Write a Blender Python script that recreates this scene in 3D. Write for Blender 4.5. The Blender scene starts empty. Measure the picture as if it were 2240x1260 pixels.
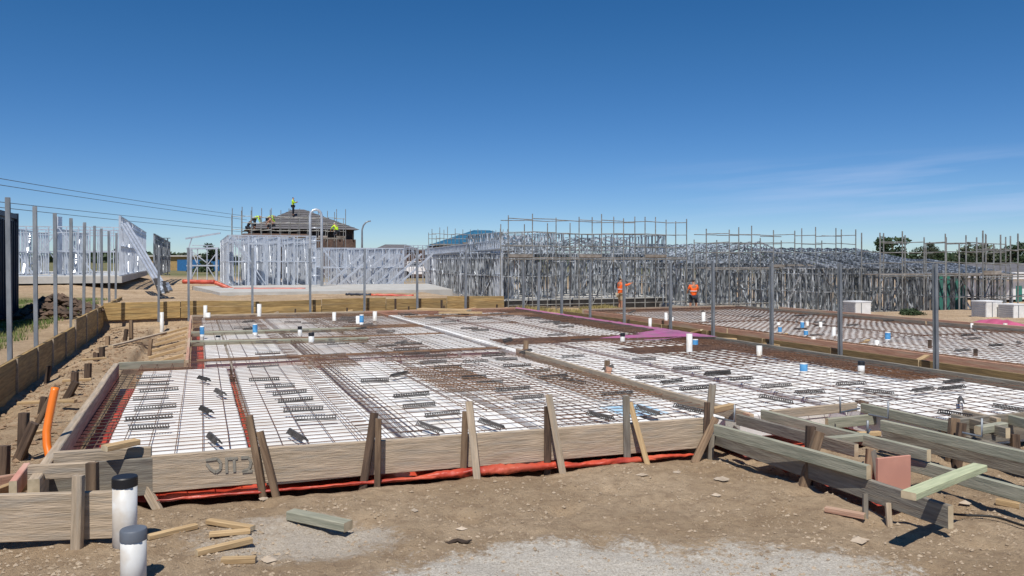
import bpy, math, random
from mathutils import Vector, Matrix, noise
R = random.Random(7)
sc = bpy.context.scene
# ---------------------------------------------------------------- camera, sky, sun, exposure
F, CX, HY, H = 1750.0, 1120.0, 570.0, 1.75        # focal length and horizon of the photo in its own pixels, eye height
cam = bpy.data.cameras.new("camera"); co = bpy.data.objects.new("camera", cam); sc.collection.objects.link(co)
cam.sensor_width = 36; cam.lens = 36 * F / 2240; cam.shift_y = -60 / 2240
cam.clip_start = .05; cam.clip_end = 3000
co.location = (0, 0, H); co.rotation_euler = (math.pi / 2, 0, 0); sc.camera = co
SUN_EL, SUN_AZ = math.radians(59), math.radians(188)
w = bpy.data.worlds.new("World"); sc.world = w; w.use_nodes = True
nt = w.node_tree; N = nt.nodes; L = nt.links
bg = N["Background"]; bg.inputs[1].default_value = .1
sky = N.new("ShaderNodeTexSky"); sky.sky_type = 'NISHITA'; sky.sun_disc = False
sky.sun_elevation = SUN_EL; sky.sun_rotation = SUN_AZ
sky.air_density = 1.0; sky.dust_density = 0.0; sky.ozone_density = 2.0; sky.altitude = 2500
tc = N.new("ShaderNodeTexCoord"); sep = N.new("ShaderNodeSeparateXYZ"); L.new(tc.outputs['Generated'], sep.inputs[0])
def wmath(op, a, b=None, clamp=False):
    m = N.new("ShaderNodeMath"); m.operation = op; m.use_clamp = clamp
    for i, v in enumerate((a, b)):
        if v is None: continue
        if isinstance(v, (int, float)): m.inputs[i].default_value = v
        else: L.new(v, m.inputs[i])
    return m.outputs[0]
# thin cirrus streaks low in the sky: stretched noise over azimuth and elevation, east side only
az = wmath('ARCTAN2', sep.outputs[0], sep.outputs[1]); el = sep.outputs[2]
cmb = N.new("ShaderNodeCombineXYZ")
L.new(wmath('MULTIPLY', az, 3.2), cmb.inputs[0]); L.new(wmath('MULTIPLY', wmath('SUBTRACT', el, wmath('MULTIPLY', az, .055)), 42), cmb.inputs[1])
cn = N.new("ShaderNodeTexNoise"); cn.inputs['Scale'].default_value = 1.3; cn.inputs['Detail'].default_value = 4; L.new(cmb.outputs[0], cn.inputs['Vector'])
cl = wmath('MULTIPLY', wmath('SUBTRACT', cn.outputs[0], .44, True), 4.5, True)
band = wmath('MULTIPLY', wmath('MULTIPLY', wmath('SUBTRACT', el, .015), 40, True), wmath('MULTIPLY', wmath('SUBTRACT', .125, el), 40, True), True)
east = wmath('MULTIPLY', wmath('SUBTRACT', az, .12), 3.0, True)
fac = wmath('MULTIPLY', wmath('MULTIPLY', wmath('MULTIPLY', cl, band), east), .34)
mx = N.new("ShaderNodeMixRGB"); L.new(fac, mx.inputs[0]); L.new(sky.outputs[0], mx.inputs[1]); mx.inputs[2].default_value = (8, 8.6, 9.6, 1)
hs = N.new("ShaderNodeHueSaturation"); hs.inputs['Saturation'].default_value = 1.36; hs.inputs['Value'].default_value = .84
L.new(mx.outputs[0], hs.inputs['Color'])
tint = N.new("ShaderNodeMixRGB"); L.new(wmath('MULTIPLY', wmath('ABSOLUTE', el), 4.0, True), tint.inputs[0]); tint.inputs[1].default_value = (.66, .77, .98, 1); tint.inputs[2].default_value = (.95, .90, .94, 1)
mul = N.new("ShaderNodeMixRGB"); mul.blend_type = 'MULTIPLY'; mul.inputs[0].default_value = 1; L.new(hs.outputs[0], mul.inputs[1]); L.new(tint.outputs[0], mul.inputs[2]); L.new(mul.outputs[0], bg.inputs[0])
sun = bpy.data.lights.new("sun", 'SUN'); sun.energy = 4.4; sun.angle = math.radians(.5); sun.color = (1, .95, .87)
so = bpy.data.objects.new("sun", sun); sc.collection.objects.link(so)
so.rotation_euler = Vector((math.sin(SUN_AZ) * math.cos(SUN_EL), math.cos(SUN_AZ) * math.cos(SUN_EL), math.sin(SUN_EL))).to_track_quat('Z', 'Y').to_euler()
sc.view_settings.view_transform = 'Standard'; sc.view_settings.look = 'None'; sc.view_settings.exposure = .2; sc.view_settings.gamma = 1
# ---------------------------------------------------------------- coordinates: s runs along the front boards, t along the side boards
ta = 690 / F; ca = 1 / math.sqrt(1 + ta * ta); sa = ta * ca
U = Vector((-sa, ca, 0)); V = Vector((ca, sa, 0)); Z = Vector((0, 0, 1))
def P(s, t, z=0): return Vector((s * ca - t * sa, s * sa + t * ca, z))
def ST(p): return (p.x * ca + p.y * sa, -p.x * sa + p.y * ca)
def W(px, py, z): Y = (H - z) * F / (py - HY); return Vector(((px - CX) * Y / F, Y, z))
def D(px, py, Y): return Vector(((px - CX) * Y / F, Y, H - (py - HY) * Y / F))
def Wt(px, py, t): return D(px, py, t / (ca - sa * (px - CX) / F))
def Ws(px, py, s): return D(px, py, s / (sa + ca * (px - CX) / F))
def sm(x, a, b):
    x = min(1, max(0, (x - a) / (b - a))); return x * x * (3 - 2 * x)
def nz(x, y, z=0): return noise.noise(Vector((x, y, z)))
TOP = .32      # top of the formwork boards
# ---------------------------------------------------------------- building helpers
WL = {}; used = set()
def tag(o, label=None, cat=None, group=None, kind=None):
    if label:
        n = len(label.replace(',', ' ').split()); assert 4 <= n <= 16, (n, label)
        if label in used and not group: print('DUP', label)
        used.add(label); o['label'] = label
    if cat: o['category'] = cat
    if group: o['group'] = group
    if kind: o['kind'] = kind
    return o
def empty(name, loc, label=None, cat=None, group=None):
    o = bpy.data.objects.new(name, None); sc.collection.objects.link(o); o.location = loc; o.empty_display_size = .2
    WL[o.name] = Vector(loc); return tag(o, label, cat, group)
class MB:
    def __init__(s): s.v = []; s.f = []
    def quad(s, *ps):
        n = len(s.v); s.v += [Vector(p) for p in ps]; s.f.append(tuple(range(n, n + len(ps))))
    def hexa(s, c):       # eight corners, bottom four then top four
        n = len(s.v); s.v += [Vector(p) for p in c]
        s.f += [(n+3, n+2, n+1, n), (n+4, n+5, n+6, n+7), (n, n+1, n+5, n+4), (n+1, n+2, n+6, n+5), (n+2, n+3, n+7, n+6), (n+3, n, n+4, n+7)]
    def box(s, c, x, y, z):    # centre and three half axis vectors
        s.hexa([c-x-y-z, c+x-y-z, c+x+y-z, c-x+y-z, c-x-y+z, c+x-y+z, c+x+y+z, c-x+y+z])
    def beam(s, p, q, w, h, up=Z):
        p = Vector(p); q = Vector(q); d = q - p; l = d.length
        if l < 1e-6: return
        x = d / l; y = Vector(up).cross(x)
        if y.length < 1e-3: y = Vector((0, 1, 0)).cross(x)
        y.normalize(); z = x.cross(y)
        s.box((p + q) / 2, x * l / 2, y * w / 2, z * h / 2)
    def tube(s, pts, r, n=8, cap=True):
        pts = [Vector(p) for p in pts]; m = len(pts); n0 = len(s.v); prev = None
        rr = r if isinstance(r, (list, tuple)) else [r] * m
        for i, p in enumerate(pts):
            d = (pts[min(i+1, m-1)] - pts[max(i-1, 0)]).normalized()
            y = prev if prev is not None else (Z if abs(d.z) < .9 else Vector((1, 0, 0)))
            y = (y - d * y.dot(d)).normalized(); prev = y; x = y.cross(d)
            for k in range(n):
                a = 2 * math.pi * k / n; s.v.append(p + (x * math.cos(a) + y * math.sin(a)) * rr[i])
        for i in range(m - 1):
            for k in range(n):
                a = n0 + i*n + k; b = n0 + i*n + (k+1) % n; s.f.append((a, b, b + n, a + n))
        if cap: s.f.append(tuple(n0 + k for k in reversed(range(n)))); s.f.append(tuple(n0 + (m-1)*n + k for k in range(n)))
    def build(s, name, mat, parent=None, smooth=False, origin=None):
        if origin is None:
            if parent is not None: origin = WL[parent.name]
            else:
                xs = [v.x for v in s.v]; ys = [v.y for v in s.v]
                origin = Vector(((min(xs)+max(xs))/2, (min(ys)+max(ys))/2, min(v.z for v in s.v)))
        me = bpy.data.meshes.new(name); me.from_pydata([v - origin for v in s.v], [], s.f)
        for m in (mat if isinstance(mat, (list, tuple)) else [mat]): me.materials.append(m)
        if smooth: me.polygons.foreach_set('use_smooth', [True] * len(me.polygons))
        me.update()
        o = bpy.data.objects.new(name, me); sc.collection.objects.link(o)
        if parent is not None: o.parent = parent; o.location = origin - WL[parent.name]
        else: o.location = origin
        WL[o.name] = Vector(origin); return o
def inst(src, loc, rz=0, parent=None, name=None, scale=None):
    o = bpy.data.objects.new(name or src.name.split('.')[0], src.data); sc.collection.objects.link(o)
    o.location = loc; o.rotation_euler = (0, 0, rz)
    if scale: o.scale = scale
    if parent is not None: o.parent = parent; o.location = Vector(loc) - WL[parent.name]
    return o
# ---------------------------------------------------------------- materials
MATS = {}
def mat(name, col, rough=.8, col2=None, scale=4, stretch=(1, 1, 1), bump=0, bscale=None, metal=0, rnd=.0, detail=6, spec=.5, contrast=(.35, .65), col3=None, s3=1.2, f3=.5):
    m = bpy.data.materials.new(name); m.use_nodes = True; t = m.node_tree; n = t.nodes; l = t.links; b = n['Principled BSDF']
    b.inputs['Roughness'].default_value = rough; b.inputs['Metallic'].default_value = metal; b.inputs['Specular IOR Level'].default_value = spec
    tc = n.new('ShaderNodeTexCoord'); mp = n.new('ShaderNodeMapping'); l.new(tc.outputs['Object'], mp.inputs[0]); mp.inputs['Scale'].default_value = stretch
    oi = n.new('ShaderNodeObjectInfo')
    off = n.new('ShaderNodeVectorMath'); off.operation = 'MULTIPLY_ADD'; l.new(oi.outputs['Random'], off.inputs[0]); off.inputs[1].default_value = (37, 61, 17); l.new(mp.outputs[0], off.inputs[2])
    nn = n.new('ShaderNodeTexNoise'); nn.inputs['Scale'].default_value = scale; nn.inputs['Detail'].default_value = detail; l.new(off.outputs[0], nn.inputs['Vector'])
    out = None
    rp = n.new('ShaderNodeValToRGB'); l.new(nn.outputs[0], rp.inputs[0])
    rp.color_ramp.elements[0].position = contrast[0]; rp.color_ramp.elements[1].position = contrast[1]
    c2 = col2 or tuple(c * .8 for c in col)
    rp.color_ramp.elements[0].color = (*c2, 1); rp.color_ramp.elements[1].color = (*col, 1); out = rp.outputs[0]
    if col3:
        n3 = n.new('ShaderNodeTexNoise'); n3.inputs['Scale'].default_value = s3; n3.inputs['Detail'].default_value = 3; l.new(off.outputs[0], n3.inputs['Vector'])
        r3 = n.new('ShaderNodeValToRGB'); r3.color_ramp.elements[0].position = .48; r3.color_ramp.elements[1].position = .68; l.new(n3.outputs[0], r3.inputs[0])
        k = n.new('ShaderNodeMath'); k.operation = 'MULTIPLY'; k.inputs[1].default_value = f3; l.new(r3.outputs[0], k.inputs[0])
        x = n.new('ShaderNodeMixRGB'); l.new(k.outputs[0], x.inputs[0]); l.new(out, x.inputs[1]); x.inputs[2].default_value = (*col3, 1); out = x.outputs[0]
    if rnd:
        h = n.new('ShaderNodeHueSaturation'); mr = n.new('ShaderNodeMapRange'); l.new(oi.outputs['Random'], mr.inputs[0]); mr.inputs[3].default_value = 1 - rnd; mr.inputs[4].default_value = 1 + rnd
        l.new(mr.outputs[0], h.inputs['Value']); l.new(out, h.inputs['Color']); out = h.outputs[0]
    l.new(out, b.inputs['Base Color'])
    if bump:
        bn = n.new('ShaderNodeTexNoise'); bn.inputs['Scale'].default_value = bscale or scale; bn.inputs['Detail'].default_value = 6; l.new(off.outputs[0], bn.inputs['Vector'])
        bp = n.new('ShaderNodeBump'); bp.inputs['Strength'].default_value = bump; bp.inputs['Distance'].default_value = .01; l.new(bn.outputs[0], bp.inputs['Height']); l.new(bp.outputs[0], b.inputs['Normal'])
    MATS[name] = m; return m
G = (1.3, 14, 14)
M = {
 'lvl': mat('weathered_board', (.46, .365, .265), .85, (.30, .235, .165), 3, G, .6, 9, rnd=.16, col3=(.30, .26, .21), s3=2.0, f3=.8),
 'pink': mat('pink_board', (.50, .29, .20), .85, (.36, .19, .13), 3, G, .4, 9, rnd=.1, col3=(.45, .36, .26), s3=.7, f3=.8),
 'pine': mat('fresh_pine', (.52, .37, .20), .8, (.36, .24, .12), 3, G, .3, 9, rnd=.12),
 'gravel': mat('crushed_rock', (.45, .36, .26), .95, (.30, .225, .15), 6, rnd=.1),
 'sleeper': mat('yellow_sleeper', (.47, .32, .13), .85, (.27, .17, .065), 2.5, G, .5, 9, rnd=.24, col3=(.23, .17, .08), s3=.9, f3=.7),
 'palegreen': mat('pale_green_timber', (.50, .53, .34), .8, (.36, .40, .25), 3, G, .4, 9),
 'green': mat('green_treated_timber', (.35, .34, .26), .8, (.22, .225, .17), 3, G, .4, 9, rnd=.1),
 'greyt': mat('grey_timber', (.25, .23, .19), .85, (.14, .12, .10), 3, G, .5, 9, rnd=.12, col3=(.28, .22, .15), s3=.8, f3=.6),
 'stake': mat('weathered_stake', (.27, .185, .115), .9, (.12, .075, .045), 3, G, .6, 9, rnd=.25, col3=(.05, .03, .02), s3=1.5, f3=.8),
 'darkstake': mat('dark_wet_stake', (.11, .07, .045), .8, (.04, .024, .016), 3, G, .6, 9, rnd=.3),
 'galv': mat('galvanised_steel', (.33, .35, .37), .55, (.22, .24, .26), 9, (1, 1, .4), .1, metal=.55, rnd=.08),
 'frame': mat('bright_steel_frame', (.66, .70, .76), .38, (.50, .54, .60), 3, metal=.45, rnd=.1),
 'frame2': mat('grey_steel_frame', (.70, .74, .78), .33, (.20, .215, .23), 8, (1, 1, .25), metal=.5, rnd=.45, contrast=(.46, .60)),  # dark and bright mottling stands in for inner shade and glints on studs
 'tube': mat('scaffold_tube', (.34, .35, .34), .5, (.20, .19, .17), 5, metal=.4, rnd=.15),
 'deck': mat('scaffold_deck', (.33, .30, .27), .8, (.18, .15, .12), 4, rnd=.25),
 'rebar': mat('rebar_steel', (.155, .085, .055), .7, (.075, .045, .035), 3, metal=.2, rnd=.2, col3=(.17, .075, .03), s3=.6, f3=.8),
 'rust': mat('rusty_steel', (.23, .13, .075), .85, (.13, .08, .05), 4, rnd=.2),
 'chair': mat('dark_chair_plastic', (.11, .10, .095), .6, (.06, .055, .05), 9, rnd=.6),
 'eps': mat('foam_pod', (.82, .82, .80), .9, (.72, .71, .69), 5, bump=.3, bscale=90, rnd=.04, col3=(.62, .57, .50), s3=2.2, f3=.55),
 'pvc': mat('white_pipe', (.74, .75, .74), .4, (.62, .61, .58), 4, bump=0, rnd=.04, col3=(.48, .40, .30), s3=7, f3=.6),
 'blue': mat('blue_tape', (.04, .22, .50), .5, (.12, .38, .66), 12),
 'black': mat('black_rubber', (.012, .012, .014), .5), 'greycap': mat('grey_cap', (.13, .15, .18), .5, (.10, .11, .13)),
 'orange': mat('orange_conduit', (.80, .19, .015), .35, (.72, .16, .012), 4, rnd=.02),
 'red': mat('red_plastic', (.56, .075, .035), .42, (.30, .028, .018), 3, bump=.9, bscale=14, col3=(.66, .17, .09), s3=2, f3=.5),
 'darkbar': mat('dark_bar', (.035, .028, .025), .7, (.018, .014, .012), 5, rnd=.2),
 'magenta': mat('magenta_plastic', (.66, .16, .45), .6, (.50, .22, .38), 5, bump=.5, bscale=9),
 'hot': mat('pink_wrap', (.55, .12, .22), .6, (.40, .08, .15), 4, bump=.5, bscale=6),
 'tarp': mat('blue_tarp', (.012, .13, .24), .9, (.01, .07, .14), 2, bump=.4),
 'tile': mat('grey_roof_tiles', (.15, .145, .155), .85, (.10, .095, .10), 3, (1, 1, 6)),
 'dark': mat('dark_cladding_and_shade', (.035, .03, .028), .8, (.02, .018, .016), 3),  # also colours the painted shade under the middle framed house
 'concrete': mat('pale_concrete', (.50, .49, .46), .85, (.40, .39, .36), 2, bump=.2, col3=(.42, .36, .28), s3=.5, f3=.4),
 'navy': mat('navy_steel', (.014, .028, .06), .5, (.01, .018, .035), 2, col3=(.03, .035, .05)),
 'skin': mat('skin', (.42, .21, .13), .6), 'hair': mat('dark_hair', (.02, .014, .01), .7), 'hiorange': mat('hi_vis_orange', (.95, .15, .015), .7, (.80, .11, .01), 6),
 'hiyellow': mat('hi_vis_yellow', (.55, .85, .04), .7, (.45, .72, .03), 6), 'trousers': mat('navy_cloth', (.025, .03, .045), .9), 'tan': mat('tan_cloth', (.45, .36, .24), .9),
 'boot': mat('boot_leather', (.05, .03, .02), .7), 'white': mat('white_surface', (.80, .80, .80), .5, (.74, .74, .74), 3), 'brick': mat('brown_brick', (.13, .085, .065), .9, (.08, .05, .04), 3),
 'bark': mat('bark', (.10, .075, .055), .9, (.05, .035, .025), 5), 'leafd': mat('dark_leaves', (.045, .075, .025), .7, (.02, .038, .014), .6, rnd=.2), 'leafg': mat('grey_leaves', (.10, .12, .07), .7, (.05, .06, .035), .6),
 'grass': mat('grass_blades', (.13, .19, .04), .8, (.07, .12, .02), 3, col3=(.28, .24, .10), s3=.6, f3=.7), 'drygrass': mat('dry_grass', (.40, .33, .13), .9, (.26, .20, .07), 3),
 'stone': mat('pale_stone', (.48, .40, .31), .9, (.34, .27, .20), 6, rnd=.2), 'rubble': mat('dark_rubble', (.10, .065, .045), .95, (.04, .028, .02), 3, rnd=.3),
 'marker': mat('faded_marker', (.30, .27, .22), .9, (.22, .21, .18), 30), 'olive': mat('olive_sleeper', (.22, .155, .07), .9, (.12, .085, .04), 2.5, G, .5, 9, rnd=.15), 'green_wrap': mat('teal_wrap', (.03, .20, .15), .6, (.05, .13, .12), 2), 'peach': mat('formply', (.62, .30, .22), .7, (.50, .24, .18), 3, col3=(.58, .45, .36), s3=3, f3=.5),
 'cut': mat('cut_end_timber', (.58, .47, .31), .8, (.42, .33, .21), 14, (.3, 1, 1)), 'glass': mat('car_glass', (.02, .03, .04), .1), 'cable': mat('black_cable', (.01, .01, .01), .6), 'wire': mat('dull_wire', (.10, .12, .15), .6),
}
ORD = ['first', 'second', 'third', 'fourth', 'fifth', 'sixth', 'seventh', 'eighth', 'ninth', 'tenth', 'eleventh', 'twelfth', 'thirteenth', 'fourteenth', 'fifteenth', 'sixteenth', 'seventeenth', 'eighteenth', 'nineteenth', 'twentieth']
# ---------------------------------------------------------------- setting: one ground sheet
def gz(s, t):
    z = 0.0
    lump = .03 * nz(s * 1.3, t * 1.3) + .018 * nz(s * 4, t * 4, 3) + .012 * nz(s * 9, t * 9, 5) + .006 * nz(s * 19, t * 19, 6)
    lump -= .022 * max(0, nz(s * 3.1 + t, t * 3.1 - s, 11) - .25) * 4      # boot scuffs
    # near work area
    if t < 6.3: z = -.02 * sm(t, 5.5, 6.3)
    tr = sm(s, -1.1, -.95) * sm(9.05, s, s + .12) if False else 0
    inslab = (-1.05 < s < 9.0 and 6.15 < t < 22.8)
    # trench and pad under the slabs
    pad = sm(s, -1.12, -1.0) * (1 - sm(s, 8.95, 9.05)) * sm(t, 6.27 - .055 * s, 6.33 - .055 * s) * (1 - sm(t, 22.7, 22.9))
    z -= .17 * pad
    z -= .14 * sm(s, 4.42, 4.55) * (1 - sm(s, 5.0, 5.15)) * sm(t, 3.9, 4.2) * (1 - sm(t, 6.0, 6.1))
    lump *= (1 - .8 * pad)
    # left block, held by the sleeper wall
    wk = 3.5 * sm(t, 30, 37); left = 1 - sm(s, -2.42 - wk, -2.34 + wk)
    zl = .30 + .06 * sm(t, 14, 30) + .62 * sm(t, 31, 48) + .05 * nz(s * .5, t * .5, 9)
    z = z * (1 - left) + zl * left
    z -= .10 * (1 - sm(s, -2.2, -1.75)) * (1 - left) * (1 - sm(t, 22, 24)) * sm(t, 3, 8)
    # back block
    back = sm(t, 23.75, 23.85) * (1 - left) * (1 - sm(s, 8.6, 9.6))
    zb = .45 - .15 * sm(t, 30, 60)
    z = z * (1 - back) + zb * back
    # right side steps down, then falls away towards the scaffolded houses
    right = sm(s, 9.05, 9.3)
    zr = -.28 * (1 - sm(t, 24, 34)) - .80 * sm(t, 24, 34) - .35 * sm(s, 17, 30) * sm(t, 22, 32)
    z = z * (1 - right) + zr * right
    # grassy bank behind the slabs
    z += .42 * right * math.exp(-((t - 25.5) / 1.3) ** 2) * (1 - sm(s, 13.5, 15.5)) * (.8 + .4 * nz(s, t, 4))
    far = sm(math.hypot(s, t), 55, 110)
    z = z * (1 - far) + (-.3 + 1.2 * (1 - sm(s, -60, 20))) * far
    return z + lump * (1 + 1.5 * (1 - sm(t, 3, 6)) * 0)
def axis(segs):
    out = []
    for a, b, d in segs:
        n = max(1, int(round((b - a) / d))); out += [a + (b - a) * i / n for i in range(n)]
    return out
ss = axis([(-900, -300, 100), (-300, -100, 40), (-100, -30, 6), (-30, -6, .8), (-6, -2.6, .12), (-2.6, -2.2, .04), (-2.2, 9.6, .05), (9.6, 20, .25), (20, 60, 2), (60, 200, 15), (200, 1200, 125)]) + [1200]
tt = axis([(-60, -5, 10), (-5, 1.5, .5), (1.5, 3, .08), (3, 7, .04), (7, 13, .1), (13, 23.5, .3), (23.5, 24.1, .05), (24.1, 40, .4), (40, 80, 3), (80, 300, 25), (300, 1500, 150)]) + [1500]
g = MB(); ns = len(ss)
for t in tt:
    for s in ss: g.v.append(P(s, t, gz(s, t)))
for j in range(len(tt) - 1):
    for i in range(ns - 1): a = j * ns + i; g.f.append((a, a + 1, a + 1 + ns, a + ns))
def ground_mat():
    m = bpy.data.materials.new('site_dirt'); m.use_nodes = True; t = m.node_tree; n = t.nodes; l = t.links; b = n['Principled BSDF']; b.inputs['Roughness'].default_value = .95; b.inputs['Specular IOR Level'].default_value = .2
    geo = n.new('ShaderNodeNewGeometry')
    def mth(op, a, c=None, clamp=False, d=None):
        k = n.new('ShaderNodeMath'); k.operation = op; k.use_clamp = clamp
        for i, v in enumerate((a, c, d)):
            if v is None: continue
            if isinstance(v, (int, float)): k.inputs[i].default_value = v
            else: l.new(v, k.inputs[i])
        return k.outputs[0]
    def nse(scale, detail=5, rough=.6):
        k = n.new('ShaderNodeTexNoise'); k.inputs['Scale'].default_value = scale; k.inputs['Detail'].default_value = detail; k.inputs['Roughness'].default_value = rough; l.new(geo.outputs['Position'], k.inputs['Vector']); return k.outputs[0]
    def mix(f, a, c):
        k = n.new('ShaderNodeMixRGB')
        if isinstance(f, float): k.inputs[0].default_value = f
        else: l.new(f, k.inputs[0])
        for i, v in ((1, a), (2, c)):
            if isinstance(v, tuple): k.inputs[i].default_value = (*v, 1)
            else: l.new(v, k.inputs[i])
        return k.outputs[0]
    def ramp(v, a, c): return mth('MULTIPLY', mth('SUBTRACT', v, a), 1 / (c - a), True)
    def dot(v):
        k = n.new('ShaderNodeVectorMath'); k.operation = 'DOT_PRODUCT'; l.new(geo.outputs['Position'], k.inputs[0]); k.inputs[1].default_value = v; return k.outputs['Value']
    S = dot(V); T = dot(U); X = dot((1, 0, 0)); Y = dot((0, 1, 0))
    col = mix(ramp(nse(.9), .35, .65), (.385, .275, .17), (.555, .42, .28))
    col = mix(mth('MULTIPLY', ramp(nse(9, 6, .75), .45, .62), .55), col, (.26, .175, .11))
    col = mix(mth('MULTIPLY', ramp(nse(60, 4, .8), .56, .66), .4), col, (.50, .41, .30))
    col = mix(mth('MULTIPLY', ramp(nse(45, 3, .8), .60, .68), .7), col, (.12, .08, .055))
    # crushed rock spread at the photographer's feet, worn in patches
    def patch(cx, cy, rx, ry):
        q = mth('ADD', mth('POWER', mth('MULTIPLY', mth('SUBTRACT', X, cx), 1 / rx), 2.0), mth('POWER', mth('MULTIPLY', mth('SUBTRACT', Y, cy), 1 / ry), 2.0))
        return mth('SUBTRACT', 1.0, q)
    wob = mth('ADD', mth('MULTIPLY', mth('SUBTRACT', nse(1.6, 6, .8), .5), 2.2), mth('MULTIPLY', mth('SUBTRACT', nse(22, 4, .8), .5), 1.6))
    g1 = ramp(mth('ADD', patch(.75, 4.0, 1.75, 1.02), wob), -.05, .3)
    g2 = ramp(mth('ADD', patch(-1.35, 5.05, .75, .45), wob), 0.1, .7)
    gv = mix(ramp(nse(70, 4, .8), .35, .65), (.52, .46, .37), (.90, .85, .76))
    gv = mix(mth('MULTIPLY', ramp(nse(28, 4, .8), .58, .68), .6), gv, (.26, .20, .15))
    col = mix(mth('MULTIPLY', g1, .92), col, gv); col = mix(mth('MULTIPLY', g2, .6), col, gv)
    # grass on the block left of the sleeper wall
    gm = mth('MULTIPLY', ramp(S, -2.9, -3.5), mth('MULTIPLY', ramp(T, 9, 12), ramp(T, 36, 31), True), True)
    gm = mth('MULTIPLY', gm, ramp(nse(.7, 5, .7), .40, .54), True)
    col = mix(gm, col, mix(ramp(nse(3), .4, .6), (.055, .085, .02), (.12, .15, .04)))
    # rough green and dry ground beyond the site
    far = ramp(T, 70, 110)
    col = mix(mth('MULTIPLY', far, .85), col, mix(ramp(nse(.05), .4, .6), (.07, .10, .03), (.16, .15, .07)))
    bank = mth('MULTIPLY', mth('MULTIPLY', ramp(T, 24.3, 25.2), ramp(T, 27.5, 26.5), True), mth('MULTIPLY', ramp(S, 9, 10), ramp(S, 16, 14.5), True), True)
    col = mix(mth('MULTIPLY', bank, .8), col, mix(ramp(nse(4), .4, .6), (.19, .13, .035), (.42, .32, .14)))
    l.new(col, b.inputs['Base Color'])
    bp = n.new('ShaderNodeBump'); bp.inputs['Strength'].default_value = 1.0; bp.inputs['Distance'].default_value = .035
    l.new(mth('ADD', nse(18, 8, .75), mth('MULTIPLY', nse(90, 4, .8), .5)), bp.inputs['Height']); l.new(bp.outputs[0], b.inputs['Normal'])
    return m
ground = g.build('ground', ground_mat(), smooth=True, origin=Vector((0, 0, 0))); tag(ground, 'bare sandy building site ground with gravel and lumps', kind='structure')
# loose crushed rock and clods on the near ground
g = MB()
def rock(mb, c, r, squash=.7):
    n = len(mb.v); ps = []
    for d in ((1,0,0), (-1,0,0), (0,1,0), (0,-1,0), (0,0,1), (0,0,-1)):
        ps.append(c + Vector((d[0] * r * R.uniform(.7, 1.3) + R.uniform(-.3, .3) * r, d[1] * r * R.uniform(.7, 1.3) + R.uniform(-.3, .3) * r, d[2] * r * squash * R.uniform(.7, 1.2))))
    mb.v += ps; mb.f += [(n, n+2, n+4), (n+2, n+1, n+4), (n+1, n+3, n+4), (n+3, n, n+4), (n+2, n, n+5), (n+1, n+2, n+5), (n+3, n+1, n+5), (n, n+3, n+5)]
for i in range(14000):
    Y = 3.6 + 4.2 * R.random() ** 1.3; X = (R.random() * 2 - 1) * Y * .68
    s, t = ST(Vector((X, Y, 0)))
    if t > 6.0 and s > -1.1: continue
    if nz(X * 1.2, Y * 1.2, 8) < -.15 and R.random() < .7: continue
    r = .004 + .012 * R.random() ** 3
    if X < -.9 and Y < 5.3: r *= 1.1
    rock(g, Vector((X, Y, gz(s, t) + r * .15)), r, .8)
tag(g.build('gravel', M['gravel']), 'small loose crushed rock scattered over the near ground', 'gravel', kind='stuff')
g = MB()
for i in range(2600):
    s = R.uniform(-2.2, -1.15); t = R.uniform(5, 23); r = .008 + .035 * R.random() ** 3
    if t > 12.4 and R.random() < .6: s = R.uniform(-2.2, -.2)
    rock(g, P(s, t, gz(s, t) + r * .2), r)
for i in range(900):
    s = R.uniform(9.2, 11.2); t = R.uniform(6, 24); r = .01 + .04 * R.random() ** 3
    rock(g, P(s, t, gz(s, t) + r * .2), r)
tag(g.build('dirt_clods', mat('dirt_clod', (.34, .23, .14), .95, (.20, .13, .08), 8)), 'crumbly dirt clods between the boards and sleeper wall', 'dirt', kind='stuff')
for k, (px, py, r, lb) in enumerate([(1577, 1053, .05, 'pale flat stone on the bare dirt right of centre'), (1564, 1086, .03, 'small pale stone just below the flat stone'), (1880, 1187, .05, 'pale stone at the bottom edge right of the pink offcut'),
        (1480, 1037, .03, 'pale pebble below the fourth stake pair from the right'), (1405, 1045, .035, 'pale stone below the rightmost front stake pair'), (2110, 1102, .04, 'white stone right of the green plank'),
        (905, 1118, .03, 'pale pebble right of the thick green offcut'), (578, 1082, .035, 'pale stone at the foot of the leftmost leaning stakes'), (590, 1218, .04, 'tan stone beside the short bottom timber offcut'), (1010, 1158, .03, 'dull pebble in the middle of the foreground dirt')]):
    mb = MB(); p = W(px, py, .0); p.z = gz(*ST(p)) + r * .2
    for a in range(3): rock(mb, p + Vector((R.uniform(-.3, .3) * r, R.uniform(-.3, .3) * r, 0)), r, .45)
    tag(mb.build('stone', M['stone']), lb, 'stone')
# grass left of the sleeper wall, dry grass on the bank
def grass(name, mt, n, fs, ft, h, lb):
    mb = MB()
    for i in range(n):
        s, t = fs(), ft(); a = R.uniform(0, 6.28); hh = h * R.uniform(.4, 1.2)
        if nz(s * .7, t * .7, 2) < -.05: continue
        p = P(s, t, gz(s, t) - .01); d = Vector((math.cos(a), math.sin(a), 0)) * .012; q = p + Vector((R.uniform(-.4, .4) * hh, R.uniform(-.4, .4) * hh, hh))
        n0 = len(mb.v); mb.v += [p - d, p + d, q]; mb.f.append((n0, n0 + 1, n0 + 2))
    tag(mb.build(name, mt), lb, 'grass', kind='stuff')
grass('grass', M['grass'], 26000, lambda: R.uniform(-9, -2.9), lambda: R.uniform(11, 32), .10, 'green grass growing behind the row of steel posts')
grass('dry_grass', M['drygrass'], 9000, lambda: R.uniform(9.4, 15), lambda: R.uniform(24.2, 26.8), .14, 'dry yellow grass on the bank behind the slabs')
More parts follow.
